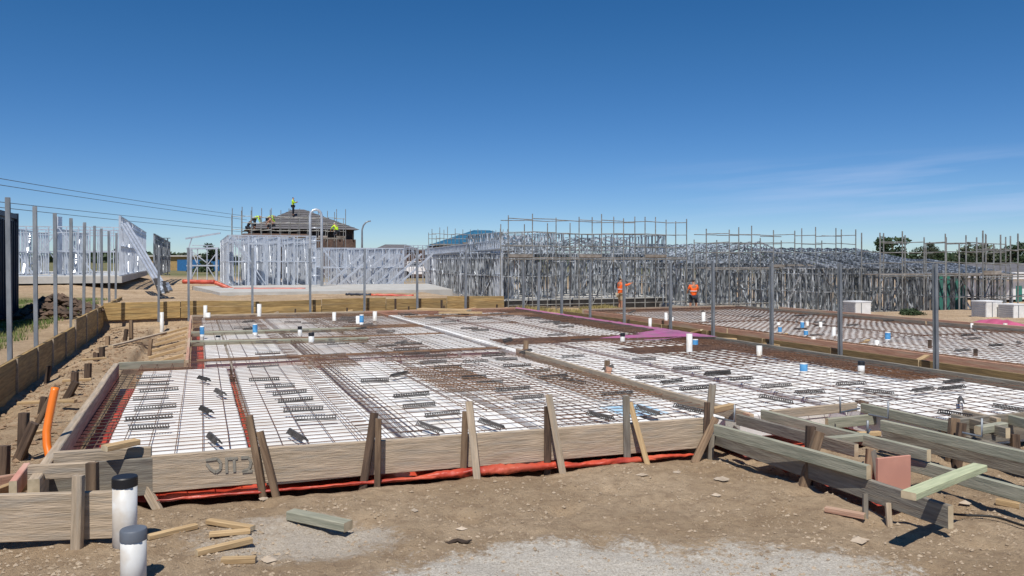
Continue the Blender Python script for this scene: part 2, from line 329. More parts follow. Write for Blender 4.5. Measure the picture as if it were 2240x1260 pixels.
# ---------------------------------------------------------------- boards
def plank_mesh(l, w, h, seg=None):
    mb = MB(); seg = seg or max(2, int(l / .4)); c = min(w, h) * .10; k = R.random() * 99
    sec = [(-w/2 + c, -h/2), (w/2 - c, -h/2), (w/2, -h/2 + c), (w/2, h/2 - c), (w/2 - c, h/2), (-w/2 + c, h/2), (-w/2, h/2 - c), (-w/2, -h/2 + c)]
    for i in range(seg + 1):
        x = -l/2 + l * i / seg; b = .009 * nz(x * .8, k) * min(1, l); v = .006 * nz(x * .9, k, 7) * min(1, l)
        for y, z in sec: mb.v.append(Vector((x, y + b, z + v)))
    for i in range(seg):
        for j in range(8): a = i*8 + j; b = i*8 + (j+1) % 8; mb.f.append((a, b, b + 8, a + 8))
    mb.f.append(tuple(range(7, -1, -1))); mb.f.append(tuple(seg*8 + j for j in range(8)))
    return mb
def plank(name, p, q, w, h, mt, label=None, cat='timber', group=None, up=Z, mode='centre', parent=None):
    """box of timber from p to q; mode 'top': p and q lie on the top edge nearest the viewer"""
    p = Vector(p); q = Vector(q); d = q - p; l = d.length; x = d / l; y = Vector(up).cross(x).normalized(); z = x.cross(y)
    c = (p + q) / 2
    if mode == 'top': c = c - z * h / 2 + y * w / 2
    mb = plank_mesh(l, w, h); me = bpy.data.meshes.new(name); me.from_pydata(mb.v, [], mb.f); me.materials.append(mt); me.update()
    if 'stake' not in name and 'form_panel' not in name:
        me.materials.append(M['cut']); me.polygons[-1].material_index = 1; me.polygons[-2].material_index = 1
    o = bpy.data.objects.new(name, me); sc.collection.objects.link(o)
    o.matrix_world = Matrix.Translation(c) @ Matrix((x, y, z)).transposed().to_4x4(); WL[o.name] = c
    if parent is not None:
        o.parent = parent; o.matrix_parent_inverse = Matrix.Identity(4)
        o.matrix_basis = Matrix.Translation(c - WL[parent.name]) @ Matrix((x, y, z)).transposed().to_4x4()
    tag(o, label, cat if label else None, group); return o
FB = 'formwork boards around the slabs'
fb_p, fb_q = W(331, 998, TOP), W(1547, 914, TOP)
front = plank('formwork_board', fb_p, fb_q, .045, .27, M['lvl'], 'long weathered front formwork board with faded marker letters', 'board', mode='top')
# faded marker letters on the front board's face, in the board's own frame
x0 = (fb_q - fb_p).length / 2
def stroke(pts, w=.012):
    mb = MB(); o = WL[front.name]
    for (a, b), (c, d) in zip(pts, pts[1:]):
        mb.beam(Vector((a, 0, b)), Vector((c, 0, d)), .002, w, up=Vector((0, 1, 0)))
    return mb
LM = MB()
def face(px, py):      # a point on the board's front face, in the board's own frame
    x = (fb_q - fb_p).normalized(); nrm = Z.cross(x).normalized(); ray = D(px, py, 1) - Vector((0, 0, H))
    k = (fb_p - Vector((0, 0, H))).dot(nrm) / ray.dot(nrm); p = Vector((0, 0, H)) + ray * k
    return front.matrix_basis.inverted() @ p
for pts in ([(450, 1006), (476, 1003), (483, 1012), (482, 1026), (472, 1033), (461, 1026), (452, 1014)], [(495, 1000), (496, 1034)], [(497, 1003), (520, 1002)], [(512, 1003), (513, 1032)], [(527, 1001), (544, 1000), (549, 1010), (546, 1024), (530, 1032), (552, 1030)]):
    q = [face(*a) for a in pts]
    for a, b in zip(q, q[1:]):
        a = Vector((a.x, -.0225 - .006, a.z)); b = Vector((b.x, -.0225 - .006, b.z)); LM.beam(a, b, .020, .003, up=Vector((0, 1, 0)))
me = bpy.data.meshes.new('marker_letters'); me.from_pydata(LM.v, [], LM.f); me.materials.append(M['marker']); me.update()
lo = bpy.data.objects.new('marker_letters', me); sc.collection.objects.link(lo); lo.parent = front
def B(a, b, z, h, mt, lb, w=.045, name='formwork_board', mode='top', z2=None):
    return plank(name, W(*a, z), W(*b, z if z2 is None else z2), w, h, M[mt], lb, 'board', mode=mode)
B((-60, 1086), (246, 1076), TOP, .29, 'lvl', 'weathered formwork board behind the two white pipes at far left')
plank('formwork_board', P(-1.08, 12.4, TOP), P(-1.03, 6.02, TOP), .07, .28, M['lvl'], 'long formwork board along the left edge trench', 'board', mode='top')
plank('formwork_board', P(-1.02, 12.45, TOP), P(-.17, 12.45, TOP), .045, .10, M['green'], 'green front board of the slab step behind the left trench', 'board', mode='top')
plank('formwork_board', P(-.16, 22.5, TOP), P(-.15, 12.42, TOP), .045, .24, M['pink'], 'orange side board with many short braces left of the slab', 'board', mode='top')
plank('formwork_board', P(-.15, 22.6, TOP), P(4.4, 22.6, TOP), .045, .22, M['lvl'], 'grey formwork board across the back left of the slab', 'board', mode='top')
plank('formwork_board', P(4.42, 22.62, TOP), P(9.0, 22.62, TOP), .045, .2, M['pink'], 'pale formwork board across the back right of the slab', 'board', mode='top')
plank('formwork_board', W(415, 746, TOP), W(806, 738, TOP), .09, .10, M['green'], 'front of the two green beams crossing the back of the slab', 'board', mode='top')
plank('formwork_board', W(418, 726, TOP), W(790, 716, TOP), .09, .10, M['green'], 'rear of the two green beams crossing the back of the slab', 'board', mode='top')
plank('formwork_board', P(4.84, 12.1, TOP), P(4.80, 6.2, TOP), .045, .12, M['lvl'], 'joint board running back through the middle of the slab', 'board', mode='top')
plank('formwork_board', P(9.0, 22.6, TOP), P(9.02, 14.3, TOP), .045, .24, M['lvl'], 'right edge board of the slab under magenta plastic', 'board', mode='top')
plank('formwork_board', P(9.02, 14.28, TOP), P(9.04, 6.0, TOP), .045, .24, M['greyt'], 'brown right edge board of the slab nearest the camera', 'board', mode='top')
# the stepped boards at the right front
B((1561, 928), (1896, 1018), TOP, .10, 'green', 'upper green board stacked on the long low grey board')
B((1561, 938), (2074, 1107), TOP - .103, .145, 'greyt', 'long low grey board with the green plank across its end')
B((1610, 906), (1869, 972), TOP, .10, 'greyt', 'brown beam with a pale cut end right of the hooked rods')
B((1664, 897), (2028, 985), TOP, .09, 'green', 'green beam with a pale cut end meeting the short cross block')
B((1989, 1002), (2330, 1094), TOP - .10, .10, 'green', 'green board running out right below the crossing plank')
B((1925, 920), (2330, 1008), TOP, .09, 'green', 'green board behind the pink panel running out right')
B((1930, 936), (2330, 1026), TOP - .094, .13, 'greyt', 'brown lower board beneath the green board at right')
B((1882, 882), (2078, 925), TOP, .09, 'green', 'short green board left of the right stake cluster')
B((1690, 898), (1875, 881), TOP, .085, 'lvl', 'pale cross board closing the trench at its back')
B((1812, 916), (1925, 906), TOP - .09, .10, 'green', 'pale green cross board below the back cross board', z2=TOP - .09)
B((1818, 958), (1903, 950), TOP, .06, 'green', 'short pale green block joining two right hand beams', w=.07)
B((2080, 905), (2200, 936), TOP, .09, 'greyt', 'short grey board ending in a pale cut face at right')
B((2148, 934), (2205, 925), TOP, .07, 'green', 'pale green end block between boards at the right edge', w=.07)
B((2196, 905), (2330, 938), TOP, .09, 'green', 'olive board leaving the frame at the right edge')
plank('formwork_board', P(6.22, 5.22, TOP), P(9.0, 5.2, TOP), .045, .25, M['greyt'], 'grey front board of the right slab at the frame edge', 'board', mode='top')
plank('formwork_board', P(-.98, 6.42, TOP - .01), P(-.30, 6.40, TOP - .01), .03, .27, M['greyt'], 'dark inner board closing the left trench behind the cross timbers', 'board', mode='top')
B((1600, 893), (1640, 906), TOP, .1, 'pink', 'short pink board stub behind the hooked rods')
plank('plank', W(1988, 1083, TOP + .047), W(2145, 1022, TOP + .047), .09, .045, M['palegreen'], 'fresh green plank lying across the right hand boards', 'timber')
o = plank('form_panel', W(1920, 1003, TOP - .02), W(1992, 996, TOP - .02), .02, .30, M['peach'], 'pinkish plywood panel standing between the right hand boards', 'panel', mode='top')
# timbers at the near left corner
plank('formwork_board', W(60, 1019, TOP + .05), W(206, 1011, TOP + .05), .045, .10, M['lvl'], 'short cross timber nearest the camera beside the orange pipe', 'timber', mode='top')
plank('formwork_board', W(117, 989, TOP + .05), W(330, 978, TOP + .05), .045, .09, M['lvl'], 'second cross timber behind the orange pipe at left corner', 'timber', mode='top')
plank('timber_block', W(228, 981, TOP + .098), W(300, 966, TOP + .098), .08, .04, M['pine'], 'short timber block lying on the left corner cross timber', 'timber')
plank('formwork_board', P(-1.135, 6.5, TOP + .004), P(-1.13, 6.0, TOP + .004), .045, .12, M['peach'], 'short orange ended board at the left corner', 'timber', mode='top')
plank('timber_block', W(-30, 1048, TOP - .1), W(46, 1036, TOP - .1), .045, .09, M['pink'], 'pale timber leaving the frame at the left edge', 'timber', mode='top')
plank('timber_block', W(-20, 1075, TOP - .12), W(60, 1045, TOP - .12), .045, .09, M['pine'], 'pale timber brace below the leaving timber at left', 'timber', mode='top')
# loose offcuts on the near ground
def off(a, b, w, h, mt, lb, z=None):
    p = W(*a, h); q = W(*b, h)
    if z is None: z = max(gz(*ST(p)), gz(*ST(q)), gz(*ST((p + q) / 2)))
    p.z = q.z = z + h / 2 + .001
    plank('timber_offcut', p, q, w, h, M[mt], lb, 'timber')
off((636, 1122), (762, 1148), .085, .06, 'green', 'thick green offcut lying alone on the gravel')
off((456, 1139), (553, 1155), .05, .03, 'pine', 'topmost tan offcut of the heap beside the white pipes')
off((458, 1169), (548, 1161), .06, .022, 'pine', 'flat tan offcut in the middle of the small heap')
off((430, 1203), (550, 1175), .045, .035, 'pine', 'longest tan offcut slanting across the small heap')
off((485, 1212), (560, 1210), .045, .035, 'pine', 'short tan offcut lowest in the small heap')
off((324, 1172), (430, 1147), .045, .03, 'pine', 'tan offcut pointing at the grey capped pipe')
off((1806, 1110), (1892, 1126), .05, .035, 'pink', 'pinkish offcut in front of the long low board')
off((2180, 1094), (2232, 1104), .05, .04, 'pine', 'pale offcut right of the crossing green plank')
mb = MB(); mb.tube([W(2080 + i * 20, 1124 + i * i * .38 + 2 * math.sin(i), .02) for i in range(10)], .008, 6); tag(mb.build('cable', M['cable'], smooth=True), 'thin black cable on the dirt at the right edge', 'cable')
mb = MB(); mb.tube([W(972 + i * 10, 1186 + 3 * math.sin(i * 1.7) - i * .5, .015) for i in range(7)], [.004, .012, .014, .012, .015, .01, .004], 6)
tag(mb.build('bark_strip', M['rubble']), 'dark strip of debris at the edge of the pale gravel', 'debris')
# ---------------------------------------------------------------- stakes
def FP(px, py, off):      # point seen at px, py on the upright plane 'off' metres before the front board's face
    x = (fb_q - fb_p).normalized(); nrm = Z.cross(x).normalized(); o = fb_p - nrm * off; ray = D(px, py, 1) - Vector((0, 0, H))
    return Vector((0, 0, H)) + ray * ((o - Vector((0, 0, H))).dot(nrm) / ray.dot(nrm))
def fstake(top, bot, wpx, mt, lb, o1=.03, o2=.03):
    p, q = FP(*top, o1), FP(*bot, o2); w_ = wpx * q.y / F; d = (q - p).normalized()
    return plank('timber_stake', p, q + d * .12, w_, w_ * .6, M[mt], lb, 'stake', up=Vector((0, 1, 0)))
def stake(top, bot, wpx, mt, lb, zb=-.05, back=None, cat='stake'):
    q = W(*bot, 0.0); w_ = wpx * q.y / F
    if back is None: p = D(top[0], top[1], q.y + .02)
    else: p = D(top[0], top[1], back)
    d = (q - p).normalized(); q2 = q + d * .12
    view = Vector((0, 1, 0)); up = view.cross(d)
    return plank('timber_stake', p, q2, w_ * 1.05, w_ * .8, M[mt], lb, cat, up=Vector((0, 1, 0)))
fy = lambda px: (fb_p + (fb_q - fb_p) * ((px - 331) / 1216)).y     # rough depth of the front board
fstake((545, 910), (572, 1064), 15, 'stake', 'dark topped stake of the leftmost pair leaning on the front board', 0.03, 0.03)
fstake((568, 944), (601, 1076), 15, 'stake', 'shorter stake of the leftmost pair leaning on the front board', 0.03, 0.09)
fstake((819, 903), (797, 1050), 17, 'darkstake', 'dark stake of the second pair along the front board', 0.03, 0.05)
fstake((829, 916), (826, 1062), 13, 'stake', 'pale stake of the second pair along the front board', 0.09, 0.1)
fstake((1019, 900), (1013, 1034), 14, 'stake', 'left stake of the middle pair along the front board', 0.03, 0.03)
fstake((1026, 878), (1043, 1044), 16, 'lvl', 'tall pale stake of the middle pair along the front board', 0.07, 0.16)
fstake((1198, 889), (1198, 1018), 15, 'darkstake', 'dark upright stake of the fourth pair along the front board', 0.03, 0.03)
fstake((1200, 863), (1229, 1026), 15, 'lvl', 'pale leaning stake of the fourth pair along the front board', 0.07, 0.16)
fstake((1369, 866), (1372, 1001), 15, 'greyt', 'grey upright stake of the fifth pair along the front board', 0.03, 0.03)
fstake((1378, 880), (1413, 1005), 12, 'pine', 'thin pale brace leaning beside the fifth upright stake', 0.03, 0.14)
fstake((1559, 842), (1546, 975), 15, 'greyt', 'tall grey stake at the right end of the front board', 0.03, 0.03)
fstake((1547, 880), (1545, 960), 12, 'darkstake', 'dark stake beside the tall grey corner stake', 0.08, 0.08)
fstake((1565, 915), (1530, 988), 16, 'stake', 'leaning stake bracing the right end of the front board', 0.08, 0.14)
fstake((1557, 950), (1555, 988), 12, 'greyt', 'short grey stake low at the front board right end', 0.12, 0.12)
plank('timber_block', W(1549, 900, TOP + .04), W(1602, 888, TOP + .04), .06, .05, M['pine'], 'pale block nailed flat at the front right corner', 'timber')
stake((1774, 932), (1768, 1050), 18, 'darkstake', 'dark upright stake of the pair against the long low board')
stake((1792, 944), (1757, 1066), 20, 'stake', 'brown leaning stake of the pair against the long low board')
stake((1733, 861), (1735, 905), 15, 'darkstake', 'dark stake standing alone behind the right hand beams')
stake((1880, 876), (1878, 930), 15, 'darkstake', 'dark stake of the pair beside the back cross board')
stake((1891, 878), (1873, 935), 15, 'stake', 'leaning brown stake of the pair beside the back cross board')
stake((1902, 982), (1898, 1060), 13, 'stake', 'left stake of the pair before the pink panel')
stake((1908, 985), (1922, 1060), 13, 'greyt', 'right stake of the pair before the pink panel')
stake((1893, 1080), (1893, 1130), 10, 'greyt', 'short pale peg under the long low board')
stake((1942, 1100), (1945, 1138), 11, 'lvl', 'short white peg under the end of the low board')
stake((2088, 915), (2080, 1012), 19, 'stake', 'rough split stake between the right hand green boards')
stake((2104, 925), (2094, 1020), 16, 'darkstake', 'dark stake leaning behind the rough split stake')
stake((2192, 888), (2190, 925), 16, 'darkstake', 'dark stake standing behind boards near the right edge')
stake((2220, 950), (2222, 1000), 16, 'darkstake', 'dark stub between boards at the right edge')
stake((172, 1040), (168, 1200), 21, 'lvl', 'pale near stake of the pair left of the tall pipe')
stake((202, 1012), (204, 1176), 22, 'stake', 'brown stake of the pair left of the tall pipe')
stake((282, 980), (281, 1045), 15, 'darkstake', 'dark stake directly behind the black capped pipe')
stake((308, 1048), (334, 1094), 17, 'lvl', 'short slanting stub right of the black capped pipe')
stake((53, 903), (49, 1000), 18, 'darkstake', 'round dark stake left of the orange pipe')
stake((75, 925), (40, 1005), 18, 'darkstake', 'leaning dark stake left of the orange pipe')
stake((8, 975), (6, 1060), 22, 'darkstake', 'dark stake at the left edge of the frame')
stake((125, 845), (80, 930), 11, 'stake', 'long brown brace behind the top of the orange pipe')
stake((164, 814), (163, 850), 13, 'darkstake', 'upright dark stake halfway along the left board')
stake((166, 835), (148, 868), 14, 'darkstake', 'leaning dark stake halfway along the left board')
stake((193, 795), (192, 828), 12, 'darkstake', 'dark stake beyond the halfway pair on the left board')
stake((223, 759), (223, 785), 10, 'darkstake', 'taller dark peg near the far end of the left board')
stake((210, 772), (210, 790), 10, 'darkstake', 'smaller dark peg near the far end of the left board')
stake((287, 700), (287, 744), 7, 'stake', 'tall thin peg standing in the dirt left of the slab')
stake((277, 720), (273, 746), 7, 'darkstake', 'short dark peg beside the tall thin peg')
stake((390, 660), (389, 705), 9, 'darkstake', 'dark stake before the back sleeper wall')
stake((1151, 745), (1148, 800), 11, 'stake', 'upright stake at the far end of the joint board')
stake((1147, 765), (1130, 802), 10, 'stake', 'leaning stake at the far end of the joint board')
stake((1328, 788), (1326, 850), 11, 'stake', 'upright stake halfway along the joint board')
stake((1333, 803), (1317, 858), 13, 'pink', 'reddish leaning stake halfway along the joint board')
for k, px in enumerate((768, 800, 832, 885)):
    pass
def brace(p, q, mt, lb, w=.07, h=.03): plank('timber_brace', p, q, w, h, M[mt], lb, 'brace')
brace(W(178, 787, .1), W(232, 783, .1), 'pine', 'pale short brace near the far end of the left board')
brace(W(137, 833, .08), W(200, 830, .08), 'pine', 'pale brace beside the halfway stakes of the left board')
brace(W(38, 882, .06), W(112, 878, .06), 'pine', 'pale brace crossing behind the orange pipe')
brace(W(128, 877, .1), W(166, 877, .1), 'pine', 'pale brace touching the left board by the orange pipe')
brace(W(70, 948, .08), W(106, 940, .08), 'pine', 'short pale brace at the foot of the orange pipe')
brace(W(242, 757, .04), W(382, 722, .12), 'lvl', 'long pale plank lying across the dirt left of the slab', .1, .03)
B((1698, 903), (1768, 921), TOP - .02, .07, 'greyt', 'short dark board between the lone stake and green beam')
B((1880, 946), (1928, 944), TOP - .08, .04, 'pine', 'small fresh timber block between the cross blocks')
B((1990, 912), (2072, 936), TOP - .1, .08, 'lvl', 'grey board below the short board left of the split stake')
B((2112, 955), (2330, 1010), TOP - .12, .1, 'greyt', 'dark board low behind the split stake')
B((2105, 896), (2180, 915), TOP, .06, 'lvl', 'thin pale board beyond the split stake')
B((2190, 1000), (2330, 1040), TOP - .2, .08, 'lvl', 'low grey board at the right frame edge')
for k_, (a_, b_, w_, m_, l_) in enumerate([((1650, 880), (1648, 905), 9, 'darkstake', 'small dark peg behind the hooked rods'), ((1845, 905), (1846, 935), 9, 'darkstake', 'dark peg under the pale green cross board'), ((2000, 900), (1996, 935), 12, 'stake', 'brown stake behind the grey board at right'),
        ((2030, 985), (2030, 1030), 10, 'greyt', 'grey peg at the end of the green beam'), ((2150, 975), (2142, 1015), 15, 'stake', 'brown stake between the low boards at right'), ((2234, 900), (2230, 940), 13, 'stake', 'brown stake half out of the right frame edge'),
        ((108, 800), (104, 826), 9, 'darkstake', 'small dark peg beside the left sleeper wall'), ((236, 735), (235, 756), 8, 'stake', 'small brown peg before the inner green board'), ((330, 742), (328, 765), 7, 'stake', 'thin brown peg beside the orange side board'), ((97, 868), (90, 905), 12, 'darkstake', 'dark peg touching the orange conduit')]):
    stake(a_, b_, w_, m_, l_)
for k_ in range(14):
    s_ = [1.3, 2.6, 3.9, 5.6, 6.9, 8.2, .3][k_ % 7] + R.uniform(-.3, .3); t_ = 22.72 if k_ < 7 else 22.75
    if k_ < 7: plank('timber_stake', P(s_, t_, -.1), P(s_ + .02, t_, .42), .05, .04, M['darkstake'], 'dark peg behind the back formwork board, {} from left'.format(ORD[sorted([.3, 1.3, 2.6, 3.9, 5.6, 6.9, 8.2]).index([1.3, 2.6, 3.9, 5.6, 6.9, 8.2, .3][k_])]), 'stake', up=V)
brace(W(300, 752, .03), W(352, 760, .03), 'darkstake', 'thin dark stick lying beside the long pale plank', .03, .02)
for k in range(7):
    t = 13.0 + k * 1.15
    brace(P(-.78, t, .05), P(-.2, t + .05, .2), 'pine', ['nearest', 'second', 'third', 'fourth', 'fifth', 'sixth', 'farthest'][k] + ' short brace on the orange side board', .05, .05)
# ---------------------------------------------------------------- sleeper walls and steel posts
lw = empty('retaining_wall', P(-2.3, 12, 0), 'yellow timber sleeper retaining wall stepping up along the left', 'retaining wall')
js = [4.6, 6.2, 7.8, 9.4, 11.0] + [ST(Ws(px, 700, -2.3))[1] for px in (35, 81, 114, 143, 164, 188, 212, 233, 254)] + [29.6]
for k, (a, b) in enumerate(zip(js, js[1:])):
    top = .40 if k < 9 else .54
    for r in range(3):
        hh = (top + .25) / 3
        plank('sleeper', P(-2.30, b - .012, top - hh * r), P(-2.30, a + .012, top - hh * r), -.05, hh - .004, M['sleeper'], mode='top', parent=lw)
    mb = MB(); mb.beam(P(-2.292, a, -.2), P(-2.292, a, top + .004), .03, .035, up=V); mb.build('joint_strip', M['lvl'], lw)
bw = empty('retaining_wall', P(3, 23.7, .1), 'yellow timber sleeper retaining wall across the back', 'retaining wall')
for k in range(6):
    a = -2.3 + k * 1.9; b = a + 1.88
    for r in range(3): plank('sleeper', P(a, 23.72, .62 - .155 * r + [0, .02, -.03, .01, -.02, .03][k]), P(b, 23.72, .62 - .155 * r + [.02, 0, -.01, .02, -.03, 0][k]), .05, .15, M['sleeper'], mode='top', parent=bw)
for k_, (a_, b_, m_, l_) in enumerate([((700, 662), (742, 666), 'pine', 'tan offcut on the back bank left of centre'), ((830, 668), (868, 660), 'lvl', 'grey offcut slanting on the back bank'), ((940, 655), (985, 660), 'pine', 'tan offcut near the right end of the back bank'), ((560, 664), (596, 662), 'lvl', 'pale offcut before the back sleeper wall')]):
    p_ = W(*a_, .35); q_ = W(*b_, .35); p_.y = q_.y = min(p_.y, q_.y); p_ = P(ST(p_)[0], 23.55, .12); q_ = P(ST(q_)[0], 23.4, .30); plank('timber_offcut', p_, q_, .09, .05, M[m_], l_, 'timber')
rw = empty('retaining_wall', P(11.3, 15, -.2), 'olive timber retaining wall below the right hand slab', 'retaining wall')
for k in range(9):
    a = 24 - k * 2; b = a - 1.98
    for r in range(2): plank('sleeper', P(11.3, a, .08 - .2 * r), P(11.3, b, .08 - .2 * r), .05, .195, M['olive'], mode='top', parent=rw)
for k, (a, b, w_) in enumerate([((918, 676), (1026, 679), .3), ((960, 684), (1055, 684), .12)]):
    p = W(*a, .42); q = W(*b, .42); plank('sleeper', p, q, w_, .05, M['pine'], ['upper', 'lower'][k] + ' fresh yellow sleeper lying flat at the back board', 'timber')
def post_mesh(h, w=.058):
    mb = MB(); t = .008
    for c, x, y in ((Vector((0, -w/2, h/2)), w/2, t/2), (Vector((0, w/2, h/2)), w/2, t/2), (Vector((0, 0, h/2)), t/2, w/2 - t/2 - .001)):
        mb.box(c, Vector((x, 0, 0)), Vector((0, y, 0)), Vector((0, 0, h/2)))
    return mb.build('steel_post', M['galv'], origin=Vector((0, 0, 0)))
posts = [(2.35, [(-2.42, 12.95 + 1.95 * k, .28) for k in range(9)], 'steel post behind the left sleeper wall, {} from the camera', 'steel posts behind the left sleeper wall'),
         (2.0, [(ST(Wt(px, 680, 23.45))[0], 23.45, .1) for px in (347, 413, 552, 679, 797, 913, 1018)], 'steel post along the back sleeper wall, {} from the left', 'steel posts along the back sleeper wall'),
         (2.0, [(11.1, ST(Ws(px, 700, 11.1))[1], -.3) for px in (2048, 1838, 1688, 1560, 1467, 1366, 1291)], 'steel post in the ditch right of the slab, {} from the camera', 'steel posts in the right hand ditch'),
         (2.0, [(9.35, ST(Ws(px, 700, 9.35))[1], -.3) for px in (1228, 1177, 1145)] , 'grey steel post behind the magenta plastic, {} from the camera', 'steel posts behind the magenta plastic')]
src = {}
for h, lst, lb, gp in posts:
    for k, (s, t, z) in enumerate(lst):
        if h not in src: src[h] = post_mesh(h); o = src[h]
        else: o = inst(src[h], (0, 0, 0))
        o.location = P(s, t, z); o.rotation_euler = (R.uniform(-.012, .012), R.uniform(-.012, .012), -math.atan(ta) * -1)
        tag(o, lb.format(ORD[k]), 'post', gp)
# ---------------------------------------------------------------- membrane under the slabs
def sheet(name, mt, s0, s1, t0, t1, z, amp, lb, cat, d=.12):
    mb = MB(); n = int((s1 - s0) / d) + 2; m = int((t1 - t0) / d) + 2
    for j in range(m):
        for i in range(n):
            s = s0 + (s1 - s0) * i / (n-1); t = t0 + (t1 - t0) * j / (m-1); mb.v.append(P(s, t, z + amp * nz(s * 5, t * 5, z * 9) + amp * .5 * nz(s * 13, t * 13)))
    for j in range(m-1):
        for i in range(n-1): a = j*n + i; mb.f.append((a, a+1, a+1+n, a+n))
    return tag(mb.build(name, mt, smooth=True), lb, cat)
sheet('plastic_membrane', M['red'], -.99, 4.7, 6.5, 12.4, -.04, .03, 'orange red plastic membrane under the near left slab', 'plastic sheet')
sheet('plastic_membrane', M['red'], -.1, 4.7, 12.5, 22.4, -.10, .02, 'orange red plastic membrane under the back of the slab', 'plastic sheet', .2)
sheet('plastic_membrane', M['red'], 4.9, 8.9, 6.3, 22.4, -.10, .02, 'orange red plastic membrane right of the joint board', 'plastic sheet', .2)
mb = MB()
def roll(px0, px1, rf, off=0, zo=0, sd=0, n=70, m=14):
    n0 = len(mb.v); x = (fb_q - fb_p).normalized()
    for i in range(n):
        f = i / (n - 1); px = px0 + (px1 - px0) * f; g_ = (px - 331) / 1216; r0 = rf(px) * min(1, .25 + 6 * f, .25 + 6 * (1 - f))
        c = fb_p.lerp(fb_q, g_) - U * (.022 + r0 * .75 + off); c.z = r0 * .45 + zo + .006 * nz(i * .3, sd)
        for k in range(m):
            a = 2 * math.pi * k / m; q_ = r0 * (1 + .55 * nz(math.cos(a) * 1.3 + i * .12, math.sin(a) * 1.3, sd) + .22 * nz(math.cos(a) * 4, math.sin(a) * 4 + i * .5, sd + 3))
            mb.v.append(c + (U * -math.cos(a) + Z * math.sin(a) * .8) * q_)
    for i in range(n - 1):
        for k in range(m): a = n0 + i*m + k; b = n0 + i*m + (k+1) % m; mb.f.append((a, b, b + m, a + m))
roll(333, 880, lambda p: .013 + .007 * sm(p, 600, 860), 0, -.004, 1, 90)
roll(640, 1000, lambda p: .016, .03, .004, 2, 60)
roll(840, 1215, lambda p: .030 + .016 * math.exp(-((p - 1010) / 130) ** 2), 0, .004, 3, 90)
roll(1140, 1400, lambda p: .020 + .012 * math.exp(-((p - 1290) / 70) ** 2), .035, .0, 4, 60)
roll(1200, 1530, lambda p: .024 - .010 * sm(p, 1380, 1500), 0, .0, 5, 70)
tag(mb.build('plastic_roll', M['red'], smooth=True), 'orange red plastic rolled up along the foot of the front board', 'plastic sheet')
mb = MB()
for i in range(16):
    a = W(1880 + i * 7, 1112 + 8 * math.sin(i * .7), .02)
mb = MB()
n0 = 0
for j in range(9):
    for i in range(14):
        s = 4.5 + .5 * j / 8; t = 4.45 + 1.6 * i / 13; mb.v.append(P(s, t, -.06 + .05 * nz(s * 8, t * 8) + .10 * abs(j - 4) / 4))
for j in range(8):
    for i in range(13): a = j*14 + i; mb.f.append((a, a+1, a+15, a+14))
tag(mb.build('plastic_membrane', M['red'], smooth=True), 'red plastic lining the trench between the right hand boards', 'plastic sheet')
# ---------------------------------------------------------------- foam pods
def pod_mesh():
    mb = MB(); w = .545; c = .012; h = .225
    lv = [(-w + c, 0), (-w, c), (-w, h - c), (-w + c, h)]
    for o_, z in ((w - c, 0), (w, c), (w, h - c), (w - c, h)):
        mb.v += [Vector((-o_, -o_, z)), Vector((o_, -o_, z)), Vector((o_, o_, z)), Vector((-o_, o_, z))]
    for i in range(3):
        for k in range(4): mb.f.append((i*4 + k, i*4 + (k+1) % 4, i*4 + 4 + (k+1) % 4, i*4 + 4 + k))
    mb.f += [(3, 2, 1, 0), (12, 13, 14, 15)]
    return mb.build('foam_pod', M['eps'], origin=Vector((0, 0, 0)))
pod = None
def pods(where, cols, t0, n, pitch, zb, z, skip=()):
    global pod
    for i, (s, wd) in enumerate(cols):
        for j in range(n):
            if (i, j) in skip: continue
            t = t0 + j * pitch
            if pod is None: pod = pod_mesh(); o = pod
            else: o = inst(pod, (0, 0, 0))
            o.location = P(s + wd / 2 + R.uniform(-.006, .006), t + .545, zb); o.rotation_euler = (0, 0, math.atan(-sa / ca) * -1 + R.uniform(-.004, .004) + 0)
            o.scale = (wd / 1.09, (pitch - .012) / 1.09, 1)
            tag(o, 'foam pod in {}, {} column, {} row back'.format(where, ORD[i], ORD[j]), 'foam pod', 'white foam pods laid under the steel mesh')
PZ = .015
pods('the near left slab', [(-.68, 1.07)], 6.62, 5, 1.07, PZ, 0)
pods('the near left slab, inner part', [(.50, 1.09), (1.70, 1.09), (2.90, 1.09), (4.06, .68)], 6.42, 5, 1.10, PZ, 0)
pods('the back left slab', [(.12, .34), (.50, 1.09), (1.70, 1.09), (2.90, 1.09), (4.06, .68)], 12.55, 9, 1.10, PZ, 0)
pods('the slab right of joint board', [(4.92, 1.09)], 6.42, 14, 1.10, PZ, 0)
pods('the outer right slab', [(6.24, .95), (7.27, .95), (8.30, .62)], 5.32, 15, 1.10, PZ, 0)
pods('the far right slab', [(12.4 + 1.15 * k, 1.06) for k in range(5)], 8.0, 14, 1.10, -.20, 0)
